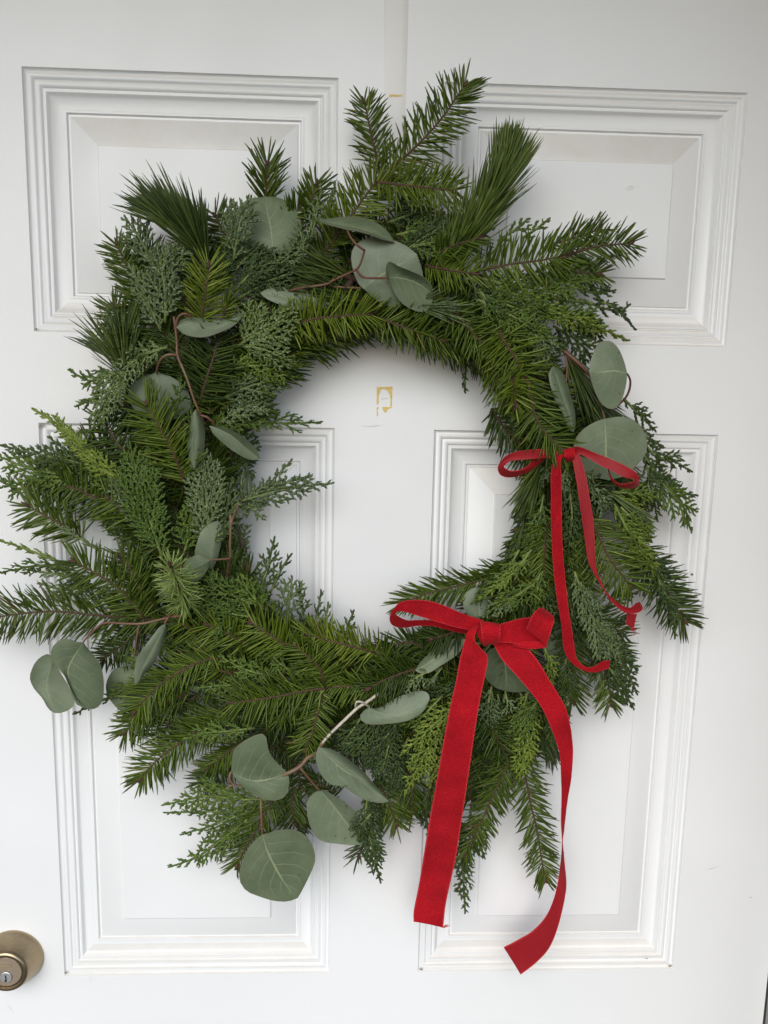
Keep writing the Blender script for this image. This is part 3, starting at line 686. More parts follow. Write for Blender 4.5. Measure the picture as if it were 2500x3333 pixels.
# --- fir: (twig points from its base outwards, depth at base, depth at tip, options) -------------
FIR = [
 ([(1225,590),(1330,500),(1430,395),(1512,278)],.055,.060,dict(ln=92,dens=.85,m='fir')),
 ([(1238,565),(1216,470),(1201,400),(1186,335)],.050,.045,dict(ln=74,dens=.8,m='fir',ang=52)),
 ([(1225,592),(1330,605),(1400,612),(1475,620)],.070,.075,dict(ln=84,m='firl',ang=66)),
 ([(1075,800),(1130,720),(1225,590)],.060,.060,dict(ln=96,m='firl',ang=62)),
 ([(865,690),(867,600),(870,535)],.030,.035,dict(ln=92,m='fir',ang=40,spread=1.8)),
 ([(1000,720),(1015,650),(1030,600)],.035,.04,dict(ln=78,m='fir',ang=38,spread=1.6)),
 ([(925,740),(955,700),(985,665)],.035,.04,dict(ln=70,m='fir',ang=45)),
 ([(925,1070),(1010,1040),(1090,1030),(1200,1022)],.075,.085,dict(ln=84,m='firl',ang=70,spread=1.8)),
 ([(1195,1022),(1260,1045),(1330,1070),(1440,1108)],.075,.070,dict(ln=80,m='fir',ang=66,spread=1.5)),
 ([(1385,866),(1430,873),(1480,882),(1540,890)],.066,.088,dict(ln=78,m='firl',ang=62)),
 ([(1410,835),(1480,798),(1555,775)],.072,.085,dict(ln=70,m='fir',ang=50,spread=1.6)),
 ([(1545,885),(1650,862),(1740,850),(1830,836)],.075,.080,dict(ln=92,m='fir',ang=68)),
 ([(1820,838),(1880,820),(1940,803),(2000,796),(2050,792)],.060,.055,dict(ln=84,m='fir',ang=48,dens=.75)),
 ([(1780,800),(1840,782),(1900,765),(1945,748)],.050,.050,dict(ln=74,m='fir',ang=44,dens=.7)),
 ([(1780,860),(1840,878),(1900,888),(1950,890)],.055,.055,dict(ln=72,m='fir',ang=46)),
 ([(1455,985),(1490,1027),(1535,1080),(1598,1150)],.080,.078,dict(ln=80,m='fir',ang=62)),
 ([(1583,1150),(1603,1200),(1632,1262),(1655,1305)],.070,.070,dict(ln=74,m='fir',ang=52)),
 ([(1615,1065),(1650,1122),(1682,1178),(1705,1230)],.080,.085,dict(ln=98,m='firl',ang=72)),
 ([(1712,1225),(1728,1290),(1740,1345),(1772,1405),(1828,1462)],.085,.098,dict(ln=92,m='fir',ang=60)),
 ([(1668,1200),(1673,1250),(1677,1310)],.070,.110,dict(ln=78,m='firl',around=True,ang=62)),
 ([(1600,1330),(1640,1390),(1690,1440)],.040,.045,dict(ln=84,m='fird',ang=50)),
 # upper left
 ([(655,1055),(663,990),(674,920),(679,870)],.075,.085,dict(ln=84,m='firl',ang=55,spread=1.4)),
 ([(722,1050),(732,1010),(742,975)],.075,.085,dict(ln=66,m='firl',ang=40,around=True,dens=.8)),
 ([(478,1030),(432,920),(402,840),(380,795)],.045,.040,dict(ln=76,m='fir',ang=50)),
 ([(650,1310),(675,1225),(697,1155),(712,1088)],.070,.075,dict(ln=100,m='fird',ang=66)),
 ([(612,1240),(590,1170),(600,1110)],.055,.06,dict(ln=90,m='fird',ang=60)),
 ([(602,1570),(568,1483),(539,1425),(506,1368),(478,1318)],.080,.095,dict(ln=98,m='fir',ang=60)),
 ([(455,1525),(405,1470),(362,1410),(338,1368)],.065,.065,dict(ln=92,m='fird',ang=68)),
 ([(790,1345),(830,1338),(870,1330)],.035,.035,dict(ln=62,m='firl',ang=40)),
 ([(470,960),(480,900),(500,850)],.04,.04,dict(ln=70,m='fird')),
 # left
 ([(268,1750),(212,1712),(157,1683),(115,1660),(92,1645)],.065,.060,dict(ln=92,m='fir',ang=52)),
 ([(380,1660),(290,1610),(200,1575),(140,1560)],.055,.050,dict(ln=98,m='fir',ang=70)),
 ([(330,1590),(250,1560),(170,1545)],.048,.045,dict(ln=92,m='fird',ang=66)),
 ([(470,2010),(398,1925),(344,1886),(282,1850),(245,1828)],.080,.088,dict(ln=98,m='fir',ang=62)),
 ([(500,1985),(463,1918),(430,1860),(396,1814)],.075,.080,dict(ln=86,m='fir',ang=52)),
 ([(520,2018),(434,2012),(289,2000),(181,1990),(72,1997),(-20,2010),(-70,2016)],.070,.060,dict(ln=104,m='fir',ang=58,dens=.9)),
 ([(440,1720),(400,1665),(352,1622)],.075,.080,dict(ln=92,m='fir',ang=66)),
 ([(610,1975),(580,1905),(556,1842)],.085,.160,dict(ln=74,m='firp',around=True,ang=72,dens=1.5)),
 ([(480,2040),(433,2072),(386,2108),(335,2148)],.045,.040,dict(ln=76,m='fird',ang=50)),
 ([(730,2140),(665,2150),(607,2174),(527,2224),(473,2275),(440,2315)],.070,.065,dict(ln=92,m='fir',ang=52)),
 ([(620,2250),(560,2280),(500,2310),(440,2350),(405,2385)],.050,.050,dict(ln=84,m='fir',ang=48)),
 ([(780,2325),(661,2372),(585,2419),(524,2463),(475,2512),(458,2535)],.060,.055,dict(ln=90,m='fir',ang=54)),
 ([(1060,2240),(1009,2246),(907,2266),(835,2278),(758,2288)],.088,.092,dict(ln=100,m='fir',ang=60)),
 ([(955,2115),(900,2080),(860,2054),(822,2029)],.085,.090,dict(ln=94,m='firl',ang=58)),
 ([(1060,2240),(1038,2172),(998,2134),(964,2104)],.085,.092,dict(ln=84,m='fir',ang=58)),
 ([(1220,2124),(1157,2107),(1106,2094),(1052,2080),(1005,2067)],.078,.085,dict(ln=88,m='firl',ang=60)),
 ([(800,2095),(738,2060),(678,2035)],.078,.082,dict(ln=84,m='firl',ang=58)),
 ([(1052,2245),(1041,2289),(1027,2344),(1012,2400),(992,2440)],.085,.085,dict(ln=70,m='fir',ang=60)),
 ([(1270,2236),(1186,2231),(1106,2235),(1060,2240)],.072,.080,dict(ln=80,m='fir',ang=58)),
 ([(1355,2176),(1290,2198),(1245,2216),(1205,2240)],.075,.085,dict(ln=88,m='fird',ang=58,bud=True)),
 ([(1690,1850),(1600,1880),(1500,1905),(1400,1930),(1310,1962)],.050,.050,dict(ln=82,m='fir',ang=44)),
 ([(1510,2045),(1450,2066),(1408,2080)],.07,.075,dict(ln=76,m='fird',ang=55)),
 ([(1290,2200),(1250,2150),(1228,2110)],.060,.065,dict(ln=78,m='fir',ang=42)),
 ([(1400,2120),(1330,2090),(1270,2105)],.05,.05,dict(ln=76,m='fird',ang=50)),
 ([(820,2180),(740,2190),(660,2230)],.062,.06,dict(ln=88,m='fird',ang=56)),
 ([(960,2330),(900,2350),(850,2390)],.055,.05,dict(ln=84,m='fird',ang=58)),
 ([(900,2430),(960,2480),(980,2560)],.045,.04,dict(ln=84,m='fird',ang=56)),
 # more behind, top, upper left and lower left
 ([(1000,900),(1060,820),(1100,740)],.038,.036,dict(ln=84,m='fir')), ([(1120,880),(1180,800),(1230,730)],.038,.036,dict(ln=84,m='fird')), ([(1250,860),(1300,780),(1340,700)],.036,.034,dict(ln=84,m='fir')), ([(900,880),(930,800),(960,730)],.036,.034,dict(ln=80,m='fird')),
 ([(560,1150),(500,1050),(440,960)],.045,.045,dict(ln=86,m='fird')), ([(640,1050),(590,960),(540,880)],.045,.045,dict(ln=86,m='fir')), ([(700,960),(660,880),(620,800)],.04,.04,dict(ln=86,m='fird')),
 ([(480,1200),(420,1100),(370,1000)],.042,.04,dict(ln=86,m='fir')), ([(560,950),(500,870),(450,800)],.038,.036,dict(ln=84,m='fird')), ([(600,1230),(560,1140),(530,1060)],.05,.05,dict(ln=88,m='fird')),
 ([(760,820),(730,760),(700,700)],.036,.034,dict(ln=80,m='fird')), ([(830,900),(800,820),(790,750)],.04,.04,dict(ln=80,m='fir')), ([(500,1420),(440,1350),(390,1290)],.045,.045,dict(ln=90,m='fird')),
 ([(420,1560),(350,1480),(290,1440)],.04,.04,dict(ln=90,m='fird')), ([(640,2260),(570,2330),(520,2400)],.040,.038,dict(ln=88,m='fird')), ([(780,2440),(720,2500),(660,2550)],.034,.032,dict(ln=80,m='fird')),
 # bottom
 ([(910,2540),(882,2615),(856,2655),(824,2720),(795,2770),(772,2812)],.045,.040,dict(ln=86,m='fir',ang=50)),
 ([(820,2400),(760,2432),(715,2470),(675,2500)],.050,.048,dict(ln=70,m='fir',ang=46)),
 ([(960,2560),(950,2620),(960,2680)],.040,.038,dict(ln=90,m='fird',ang=44)),
 ([(1090,2600),(1060,2560),(1010,2540)],.04,.04,dict(ln=80,m='fird')),
 ([(1215,2680),(1190,2740),(1168,2785)],.040,.040,dict(ln=76,m='fird',ang=52,dens=.55,spread=2)),
 ([(1225,2520),(1262,2610),(1290,2680)],.045,.042,dict(ln=88,m='fir',ang=46)),
 ([(1320,2480),(1340,2560),(1345,2640)],.045,.042,dict(ln=86,m='fird',ang=40)),
 ([(1700,2390),(1660,2470),(1631,2531),(1599,2600),(1577,2651),(1545,2716),(1515,2775)],.055,.050,dict(ln=80,m='fir',ang=54)),
 ([(1688,2410),(1700,2481),(1715,2553),(1729,2625),(1744,2683),(1758,2763),(1774,2862)],.052,.048,dict(ln=82,m='fir',ang=52,dens=.8)),
 ([(1560,2310),(1600,2370),(1632,2432)],.060,.070,dict(ln=84,m='fird',ang=66,spread=2)),
 ([(1480,2240),(1500,2330),(1490,2420)],.042,.04,dict(ln=86,m='fird',ang=50)),
 ([(1560,2230),(1600,2300),(1620,2400)],.045,.045,dict(ln=86,m='fird',ang=52)),
 ([(1680,2230),(1690,2310),(1680,2400)],.042,.042,dict(ln=86,m='fir',ang=50)),
 ([(1760,2240),(1780,2330),(1770,2400)],.042,.04,dict(ln=84,m='fird',ang=48)),
 ([(1600,2400),(1590,2480),(1570,2560)],.04,.04,dict(ln=84,m='fir',ang=52)),
 ([(1640,2330),(1700,2390),(1740,2450)],.044,.044,dict(ln=84,m='fird',ang=52)),
 ([(1500,2420),(1530,2500),(1550,2580)],.036,.036,dict(ln=84,m='fird',ang=50)),
 ([(1440,2300),(1430,2400),(1400,2490)],.042,.04,dict(ln=84,m='fird',ang=50)),
 ([(1560,2440),(1540,2520),(1530,2590)],.04,.04,dict(ln=84,m='fird',ang=50)),
 # right arm
 ([(1925,1690),(1960,1768),(1989,1825),(2025,1872),(2052,1908)],.075,.080,dict(ln=108,m='fir',ang=66)),
 ([(2050,1760),(2100,1830),(2160,1910),(2206,1985),(2230,2020)],.050,.045,dict(ln=92,m='fird',ang=58)),
 ([(1782,1690),(1774,1755),(1770,1850),(1772,1905)],.070,.070,dict(ln=76,m='fir',ang=56)),
 ([(1880,1950),(1874,2040),(1868,2150),(1862,2235),(1864,2280)],.060,.055,dict(ln=84,m='fird',ang=54)),
 ([(1940,2110),(1970,2190),(1985,2255),(1988,2290)],.050,.050,dict(ln=78,m='fir',ang=52)),
 ([(1900,1990),(1960,2025),(2020,2055)],.050,.050,dict(ln=80,m='fird',ang=54)),
 ([(1950,2060),(1985,2090),(2010,2140)],.045,.045,dict(ln=84,m='fird',ang=50)),
 ([(1650,1830),(1620,1900),(1640,1990)],.055,.06,dict(ln=84,m='fird',ang=58)),
 ([(1760,1930),(1700,1960),(1650,2000)],.06,.065,dict(ln=84,m='fird',ang=58)),
 ([(1780,2150),(1800,2230),(1790,2320)],.05,.05,dict(ln=84,m='fird',ang=50)),
 ([(2000,1500),(2040,1580),(2070,1640)],.045,.045,dict(ln=80,m='fird',ang=44)),
]
for p_, a_, b2, k_ in FIR: fir(p_, a_, b2, **k_)
# --- pine tufts ----------------------------------------------------------------------------------
PINE = [
 ([(700,900),(650,810),(600,750),(510,680)],.060,.065,dict(ln=225,spread=26,n=230,wid=5.6,conv=.25,brush=130)),
 ([(690,900),(668,820),(660,760)],.045,.05,dict(ln=170,spread=14,n=40)),
 ([(425,1270),(405,1200),(385,1150)],.055,.065,dict(ln=185,spread=36,n=130,wid=5.4)),
 ([(420,1130),(410,1110),(405,1080)],.045,.05,dict(ln=150,spread=30,n=45)),
 ([(1440,900),(1530,770),(1600,670),(1645,570),(1668,475)],.062,.068,dict(ln=225,spread=29,n=640,s0=.0,wid=5.4,conv=.25,brush=65,push=(-.08,0,.22),m='pinel')),
 ([(1230,1010),(1130,960),(1000,920)],.055,.06,dict(ln=200,spread=16,n=110)),
 ([(1180,920),(1080,880),(1040,840)],.05,.055,dict(ln=170,spread=22,n=70)),
 ([(1330,1000),(1400,1000),(1440,1000)],.065,.07,dict(ln=150,spread=28,n=70,m='cs')),
 ([(1790,1470),(1750,1540),(1735,1590)],.055,.060,dict(ln=170,spread=16,n=120)),
 ([(1820,1110),(1880,1215),(1930,1300)],.045,.050,dict(ln=190,spread=20,n=190)),
 ([(1840,1200),(1910,1280),(1960,1340)],.045,.040,dict(ln=180,spread=20,n=150)),
 ([(1900,1330),(1950,1420),(2000,1500)],.030,.03,dict(ln=180,spread=22,n=140)),
 ([(1930,1560),(1990,1620),(2030,1660)],.050,.050,dict(ln=190,spread=18,n=130)),
 ([(1740,2330),(1775,2400),(1790,2440)],.045,.045,dict(ln=130,spread=16,n=70)),
 ([(1420,2500),(1410,2560),(1410,2590)],.045,.04,dict(ln=130,spread=14,n=60)),
 ([(1715,1640),(1710,1700),(1700,1760)],.035,.035,dict(ln=130,spread=26,n=60)),
]
for p_, a_, b2, k_ in PINE: pine(p_, a_, b2, **k_)
# --- cedar sprays --------------------------------------------------------------------------------
CED = [
 # upper left
 ([(538,1050),(536,940),(522,860),(510,790)],.075,.075,58,'cs',{}), ([(536,945),(560,860),(585,770)],.072,.070,36,'cl',{}),
 ([(505,880),(470,805),(440,755),(408,708)],.055,.050,46,'cs',dict(open_=1.2)), ([(525,1080),(470,960),(420,860)],.065,.065,42,'cs',{}),
 ([(760,850),(772,770),(792,690),(815,645)],.072,.075,52,'cs',{}), ([(740,800),(745,720),(750,655)],.06,.06,26,'cs',{}),
 ([(990,850),(985,780),(966,722)],.068,.070,30,'cs',{}), ([(1010,790),(1030,700),(1045,622)],.055,.055,28,'cs',dict(open_=1.2)), ([(1060,760),(1075,680),(1090,600)],.05,.05,26,'cs',{}),
 ([(760,950),(830,880),(930,835)],.065,.07,46,'cd',{}), ([(735,930),(790,850),(850,800)],.060,.065,46,'cd',{}), ([(800,935),(900,905),(985,872)],.066,.07,42,'cd',{}), ([(760,985),(840,935),(940,912)],.064,.068,36,'cd',{}),
 ([(880,880),(930,845),(1000,800)],.066,.072,30,'cs',{}), ([(700,960),(720,880),(735,800)],.06,.06,45,'cd',{}),
 ([(770,1130),(830,1090),(900,1055),(952,1010)],.080,.088,62,'cl',dict(m2=1)), ([(790,1110),(820,1040),(850,985)],.078,.082,40,'cl',{}),
 ([(780,1125),(850,1135),(910,1160),(955,1175)],.080,.080,50,'cl',{}), ([(735,1205),(820,1190),(900,1190),(985,1185)],.072,.065,48,'cy',{}), ([(740,1230),(820,1215),(900,1215),(975,1230)],.065,.06,36,'cg',{}),
 ([(720,1300),(800,1262),(870,1245),(935,1262)],.070,.062,46,'cs',{}), ([(720,1330),(800,1300),(890,1290)],.060,.055,40,'cg',{}),
 ([(735,1400),(830,1372),(920,1378),(1040,1374)],.060,.050,46,'cg',dict(open_=1.5)), ([(715,1375),(800,1325),(880,1300)],.066,.062,52,'cs',{}), ([(710,1400),(790,1360),(900,1335)],.06,.055,44,'cg',{}),
 ([(760,1470),(800,1452),(835,1438)],.040,.035,36,'cd',{}), ([(740,1500),(790,1510),(820,1500)],.040,.035,40,'cd',{}),
 # left
 ([(545,1130),(450,1165),(380,1235),(330,1330),(288,1425)],.085,.072,52,'cl',dict(droop=.3)), ([(420,1195),(340,1225),(290,1238),(228,1207)],.065,.055,32,'cg',dict(open_=1.2)),
 ([(350,1270),(300,1300),(248,1322)],.060,.05,28,'cg',dict(open_=1.2)), ([(470,1140),(510,1150),(560,1180)],.07,.065,40,'cs',{}),
 ([(370,1560),(280,1470),(200,1390),(110,1334)],.060,.050,24,'cy',dict(open_=.8,ang=22)), ([(310,1540),(235,1482),(162,1425)],.050,.045,26,'cd',dict(open_=1.1)),
 ([(380,1545),(230,1500),(120,1478),(5,1450)],.055,.045,36,'cd',dict(open_=1.1,ang=30)), ([(310,1540),(170,1540),(80,1520),(-15,1480)],.052,.042,58,'cg',dict(open_=1.2)),
 ([(240,1545),(140,1580),(60,1590),(-20,1555)],.048,.042,40,'cg',dict(open_=1.2)), ([(260,1570),(150,1578),(42,1595)],.046,.042,30,'cd',dict(open_=1.1)),
 ([(430,1620),(345,1530),(295,1490),(250,1435)],.070,.070,44,'cy',dict(ang=26)), ([(400,1610),(330,1550),(280,1500)],.062,.06,40,'cg',{}),
 ([(560,1420),(500,1380),(455,1400)],.06,.06,40,'cy',{}), ([(520,1560),(480,1490),(450,1420)],.06,.06,50,'cy',{}),
 ([(530,1820),(490,1700),(458,1590),(424,1446)],.082,.090,72,'cg',dict(roll=.1,ang=30)), ([(500,1740),(420,1630),(362,1555)],.078,.080,48,'cs',{}), ([(560,1360),(580,1300),(590,1230)],.075,.08,26,'cg',dict(open_=1.2)), ([(500,1380),(495,1300),(490,1240)],.075,.08,22,'cg',dict(open_=1.2)),
 ([(685,1790),(675,1680),(668,1570),(662,1468)],.078,.080,60,'cs',dict(ang=30)), ([(600,1800),(625,1700),(640,1600)],.072,.075,50,'cg',{}), ([(725,1760),(738,1650),(755,1560)],.066,.062,38,'cs',{}), ([(792,1640),(785,1580),(798,1505)],.050,.045,8,'cs',dict(lvl2=0)),
 ([(755,1640),(850,1612),(940,1590),(1078,1573)],.060,.045,40,'cs',dict(open_=1.15,ang=34)), ([(790,1632),(860,1590),(910,1540),(947,1500)],.055,.045,24,'cs',dict(open_=1.2,ang=30)), ([(850,1612),(920,1575),(1008,1550)],.05,.045,18,'cs',dict(open_=1.2)), ([(770,1640),(830,1655),(862,1640)],.055,.05,30,'cs',{}),
 # inner lower left
 ([(840,1970),(760,1940),(700,1900),(655,1868)],.080,.082,52,'cg',{}), ([(860,1985),(805,1920),(785,1875)],.080,.082,40,'cg',{}), ([(840,1970),(855,1900),(870,1850),(893,1755)],.055,.045,38,'cd',dict(open_=1.2)), ([(880,1930),(912,1860),(945,1808)],.052,.045,24,'cd',dict(open_=1.2)),
 ([(925,2050),(940,1960),(950,1880)],.050,.045,44,'cs',dict(open_=1.25)), ([(1020,2085),(1032,2000),(1046,1928)],.045,.04,24,'cd',{}), ([(1065,2095),(1058,2030),(1068,1968)],.045,.04,22,'cs',{}), ([(1000,2080),(985,1990),(975,1900)],.042,.04,26,'cd',dict(open_=1.2)), ([(1125,2095),(1132,2040),(1150,1992)],.045,.04,22,'cd',{}),
 ([(830,2010),(730,1995),(655,1985)],.082,.082,50,'cg',{}), ([(770,1990),(725,2035),(675,2062)],.080,.082,32,'cg',{}), ([(900,1990),(860,1950),(840,1900)],.07,.07,40,'cg',{}),
 # bottom left
 ([(965,2195),(900,2150),(862,2088)],.080,.085,30,'cg',{}), ([(905,2205),(800,2180),(718,2138)],.082,.088,36,'cg',{}), ([(865,2240),(750,2230),(638,2240)],.080,.085,30,'cg',{}),
 ([(830,2370),(740,2380),(660,2388),(600,2408)],.082,.075,38,'cg',{}), ([(800,2330),(740,2340),(690,2362)],.075,.072,32,'cg',{}), ([(760,2080),(690,2090),(640,2130)],.065,.065,36,'cd',{}),
 ([(890,2600),(780,2602),(680,2592),(535,2620)],.050,.042,46,'cg',dict(open_=1.25)), ([(870,2615),(760,2640),(660,2642),(540,2646)],.046,.040,32,'cg',dict(open_=1.2)), ([(850,2630),(760,2660),(680,2690),(594,2716)],.046,.040,34,'cg',dict(open_=1.2)),
 ([(850,2630),(765,2700),(700,2750),(640,2790),(555,2821)],.046,.038,42,'cg',dict(open_=1.3)), ([(810,2610),(720,2570),(642,2537)],.050,.045,34,'cg',dict(open_=1.1)), ([(800,2670),(740,2730),(685,2785)],.042,.04,24,'cg',dict(open_=1.2)), ([(760,2680),(730,2740),(718,2800)],.042,.04,16,'cg',{}),
 ([(1250,2300),(1180,2400),(1120,2470)],.070,.070,44,'cd',{}), ([(1330,2310),(1240,2420),(1175,2520)],.066,.062,44,'cd',{}), ([(1290,2330),(1252,2480),(1230,2565)],.062,.060,44,'cd',{}), ([(1180,2330),(1130,2400),(1090,2440)],.066,.066,36,'cd',{}), ([(1330,2400),(1290,2500),(1270,2600)],.055,.05,40,'cd',{}),
 ([(1200,2575),(1190,2660),(1212,2760),(1238,2868)],.072,.060,40,'cd',dict(ang=28)), ([(1215,2640),(1175,2690),(1168,2735)],.072,.07,30,'cd',{}), ([(1180,2580),(1220,2640),(1240,2720)],.06,.05,30,'cd',{}),
 ([(1510,2275),(1440,2335),(1370,2400),(1308,2455)],.082,.078,40,'cy',dict(ang=34)), ([(1490,2320),(1405,2420),(1352,2520),(1320,2585)],.080,.070,40,'cy',dict(ang=32)), ([(1470,2420),(1425,2490),(1400,2560)],.078,.072,30,'cy',dict(ang=30)), ([(1440,2265),(1365,2340),(1305,2362)],.080,.078,30,'cg',{}), ([(1500,2400),(1460,2500),(1420,2560)],.07,.066,36,'cg',{}),
 ([(1500,2640),(1500,2750),(1508,2850),(1514,2968)],.040,.034,38,'cd',dict(ang=32)), ([(1530,2640),(1555,2720),(1575,2790)],.04,.035,30,'cd',{}), ([(1380,2560),(1385,2640),(1395,2720)],.035,.03,24,'cd',{}), ([(1080,2640),(1000,2680),(960,2740)],.035,.03,24,'cd',{}),
 # below the wide bow
 ([(1600,2235),(1590,2290),(1588,2362)],.075,.072,38,'cs',{}), ([(1645,2250),(1652,2300),(1640,2345)],.070,.070,26,'cs',{}), ([(1765,2260),(1705,2345),(1662,2430)],.075,.072,38,'cg',dict(ang=30)), ([(1745,2280),(1722,2370),(1702,2480),(1690,2540)],.075,.068,42,'cy',dict(ang=28)), ([(1785,2290),(1795,2380),(1800,2440)],.070,.062,28,'cg',{}),
 ([(1400,2180),(1340,2215),(1300,2240)],.075,.078,30,'cs',{}), ([(1440,2170),(1410,2210),(1385,2240)],.07,.075,30,'cs',{}), ([(1540,2230),(1460,2240),(1400,2262)],.062,.062,36,'cd',{}),
 ([(1620,2260),(1640,2350),(1650,2440)],.062,.058,44,'cg',dict(ang=30)), ([(1690,2250),(1740,2340),(1770,2420)],.060,.056,44,'cg',dict(ang=30)), ([(1540,2260),(1560,2350),(1560,2440)],.055,.052,44,'cd',dict(ang=30)), ([(1720,2250),(1690,2350),(1670,2450)],.068,.064,36,'cy',dict(ang=26)), ([(1600,2250),(1610,2330),(1600,2390)],.07,.068,26,'cs',{}),
 # right arm
 ([(1870,1860),(1915,1980),(1965,2080),(2025,2155)],.080,.068,60,'cs',dict(ang=30)), ([(1935,2050),(2005,2125),(2060,2225),(2072,2255)],.066,.058,38,'cd',dict(ang=30)), ([(1955,2130),(2020,2230),(2062,2305)],.062,.056,30,'cd',dict(ang=32)), ([(1960,1985),(2020,1935),(2070,1932)],.05,.045,30,'cd',{}),
 ([(1830,1880),(1860,1980),(1880,2080)],.072,.07,46,'cd',dict(ang=30)), ([(1870,1760),(1880,1850),(1890,1940)],.07,.07,34,'cd',{}),
 ([(2000,1640),(2040,1720),(2090,1800),(2155,1902)],.080,.070,36,'cy',dict(ang=28)), ([(2020,1650),(2080,1710),(2120,1760)],.075,.07,30,'cy',dict(ang=28)), ([(2080,1760),(2140,1880),(2185,1980),(2198,2072)],.072,.062,28,'cd',dict(ang=26)), ([(2120,1800),(2150,1850),(2180,1880)],.065,.06,30,'cd',{}),
 ([(1990,1600),(2070,1608),(2148,1622)],.065,.060,22,'cy',dict(ang=26)), ([(2000,1610),(2060,1640),(2090,1660)],.065,.060,22,'cy',dict(ang=26)),
 ([(2030,1295),(2080,1350),(2132,1400)],.045,.04,28,'cd',dict(open_=1.1)), ([(2070,1370),(2112,1430),(2155,1450)],.045,.04,24,'cd',dict(open_=1.1)), ([(2080,1410),(2130,1480),(2195,1502),(2248,1532)],.045,.038,34,'cd',dict(open_=1.2)),
 ([(2090,1470),(2150,1560),(2210,1600),(2268,1612)],.045,.038,34,'cd',dict(open_=1.25)), ([(2110,1520),(2180,1600),(2225,1650),(2250,1728)],.045,.036,52,'cg',dict(open_=1.25)), ([(2100,1500),(2125,1600),(2140,1690)],.042,.036,38,'cd',dict(open_=1.2)),
 # upper right
 ([(1560,905),(1700,932),(1850,920),(1955,908)],.080,.070,52,'cg',{}), ([(1590,930),(1700,962),(1800,972),(1905,985)],.082,.072,44,'cg',{}), ([(1570,960),(1700,1010),(1790,1035)],.086,.080,50,'cg',{}), ([(1555,975),(1680,1035),(1765,1092),(1835,1132)],.085,.078,46,'cg',{}),
 ([(1700,965),(1830,1025),(1940,1062),(2042,1108)],.085,.068,30,'cy',dict(ang=26,open_=1.2)), ([(1640,975),(1690,1080),(1735,1140)],.082,.076,40,'cg',{}), ([(1560,940),(1605,1010),(1640,1075)],.084,.08,40,'cg',{}), ([(1760,1000),(1860,1030),(1960,1050)],.08,.07,40,'cg',{}), ([(1540,930),(1580,985),(1600,1050)],.08,.08,36,'cd',{}),
 ([(1900,975),(1960,1002),(2020,1010),(2048,993)],.050,.042,20,'cd',dict(open_=1.2)), ([(1930,970),(2000,1002),(2040,1040),(2066,1070)],.052,.042,30,'cd',dict(open_=1.25)), ([(1880,940),(1940,952),(2000,945)],.055,.048,22,'cd',{}), ([(1800,1060),(1880,1110),(1930,1170)],.06,.055,44,'cd',{}), ([(1840,1010),(1920,1060),(1960,1110)],.06,.055,40,'cd',{}),
 ([(1300,835),(1360,785),(1430,742),(1470,702)],.066,.070,44,'cd',{}), ([(1290,765),(1380,742),(1460,705)],.060,.062,40,'cg',{}), ([(1300,805),(1400,790),(1500,756)],.066,.070,42,'cg',{}), ([(1500,805),(1560,762),(1612,726)],.055,.05,24,'cg',dict(open_=1.2)), ([(1620,785),(1670,752),(1718,714)],.055,.05,26,'cg',dict(open_=1.2)), ([(1700,775),(1750,742),(1785,714)],.052,.048,20,'cg',dict(open_=1.2)),
 ([(1260,725),(1350,695),(1440,690)],.055,.055,40,'cd',{}), ([(1270,690),(1340,640),(1400,590)],.04,.04,40,'cd',{}), ([(1330,640),(1420,600),(1500,590)],.042,.04,30,'cd',{}),
 ([(1725,1050),(1758,1130),(1775,1225)],.080,.078,32,'cs',dict(ang=24,droop=.3)), ([(1740,1090),(1790,1110),(1840,1150)],.078,.075,22,'cs',{}), ([(1478,1095),(1500,1150),(1511,1200),(1513,1272)],.05,.045,7,'cd',dict(lvl2=0)),
 ([(1855,1500),(1832,1560),(1842,1625)],.082,.082,32,'cs',{}), ([(1800,1510),(1770,1550),(1760,1580)],.07,.07,30,'cs',{}), ([(1880,1530),(1920,1560),(1950,1545)],.075,.078,24,'cs',{}), ([(1850,1560),(1862,1680),(1850,1800)],.080,.078,36,'cd',{}), ([(1900,1560),(1950,1620),(1990,1660)],.07,.07,36,'cs',{}), ([(1885,1600),(1893,1720),(1880,1800)],.075,.075,34,'cg',dict(ang=28)),
 ([(1730,1790),(1665,1870),(1560,1952)],.080,.078,22,'cy',dict(ang=24)), ([(1690,1790),(1640,1870),(1540,1960)],.07,.07,26,'cg',{}), ([(1740,1900),(1680,1940),(1618,1992)],.076,.078,44,'cg',{}), ([(1705,1930),(1640,1960),(1578,2005)],.074,.076,34,'cs',{}), ([(1770,1610),(1745,1720),(1700,1805)],.07,.066,32,'cg',dict(ang=26)), ([(1760,1560),(1740,1640),(1730,1700)],.062,.06,34,'cg',{}),
 ([(1760,1830),(1750,1920),(1740,1990)],.07,.07,36,'cg',{}), ([(1850,2100),(1840,2180),(1850,2250)],.06,.06,34,'cd',{}), ([(1770,2100),(1790,2160),(1800,2230)],.075,.075,20,'cy',dict(ang=26)),
 # outer left
 ([(530,2190),(450,2152),(388,2138)],.055,.05,30,'cg',{}), ([(510,2205),(420,2240),(330,2280)],.055,.05,34,'cg',{}), ([(420,2255),(330,2282),(243,2324)],.035,.03,14,'cd',{}),
 ([(240,1845),(150,1812),(70,1782),(-15,1755)],.050,.042,18,'cy',dict(open_=1.2,ang=26)), ([(240,1855),(150,1840),(60,1852),(-8,1866)],.05,.042,32,'cg',dict(open_=1.3)), ([(290,1885),(200,1872),(108,1858)],.048,.042,22,'cs',{}), ([(330,1795),(260,1752),(183,1708)],.086,.082,28,'cs',{}), ([(300,1900),(220,1920),(130,1900)],.045,.04,30,'cs',{}), ([(330,1870),(250,1880),(190,1850)],.05,.045,36,'cd',{}),
]
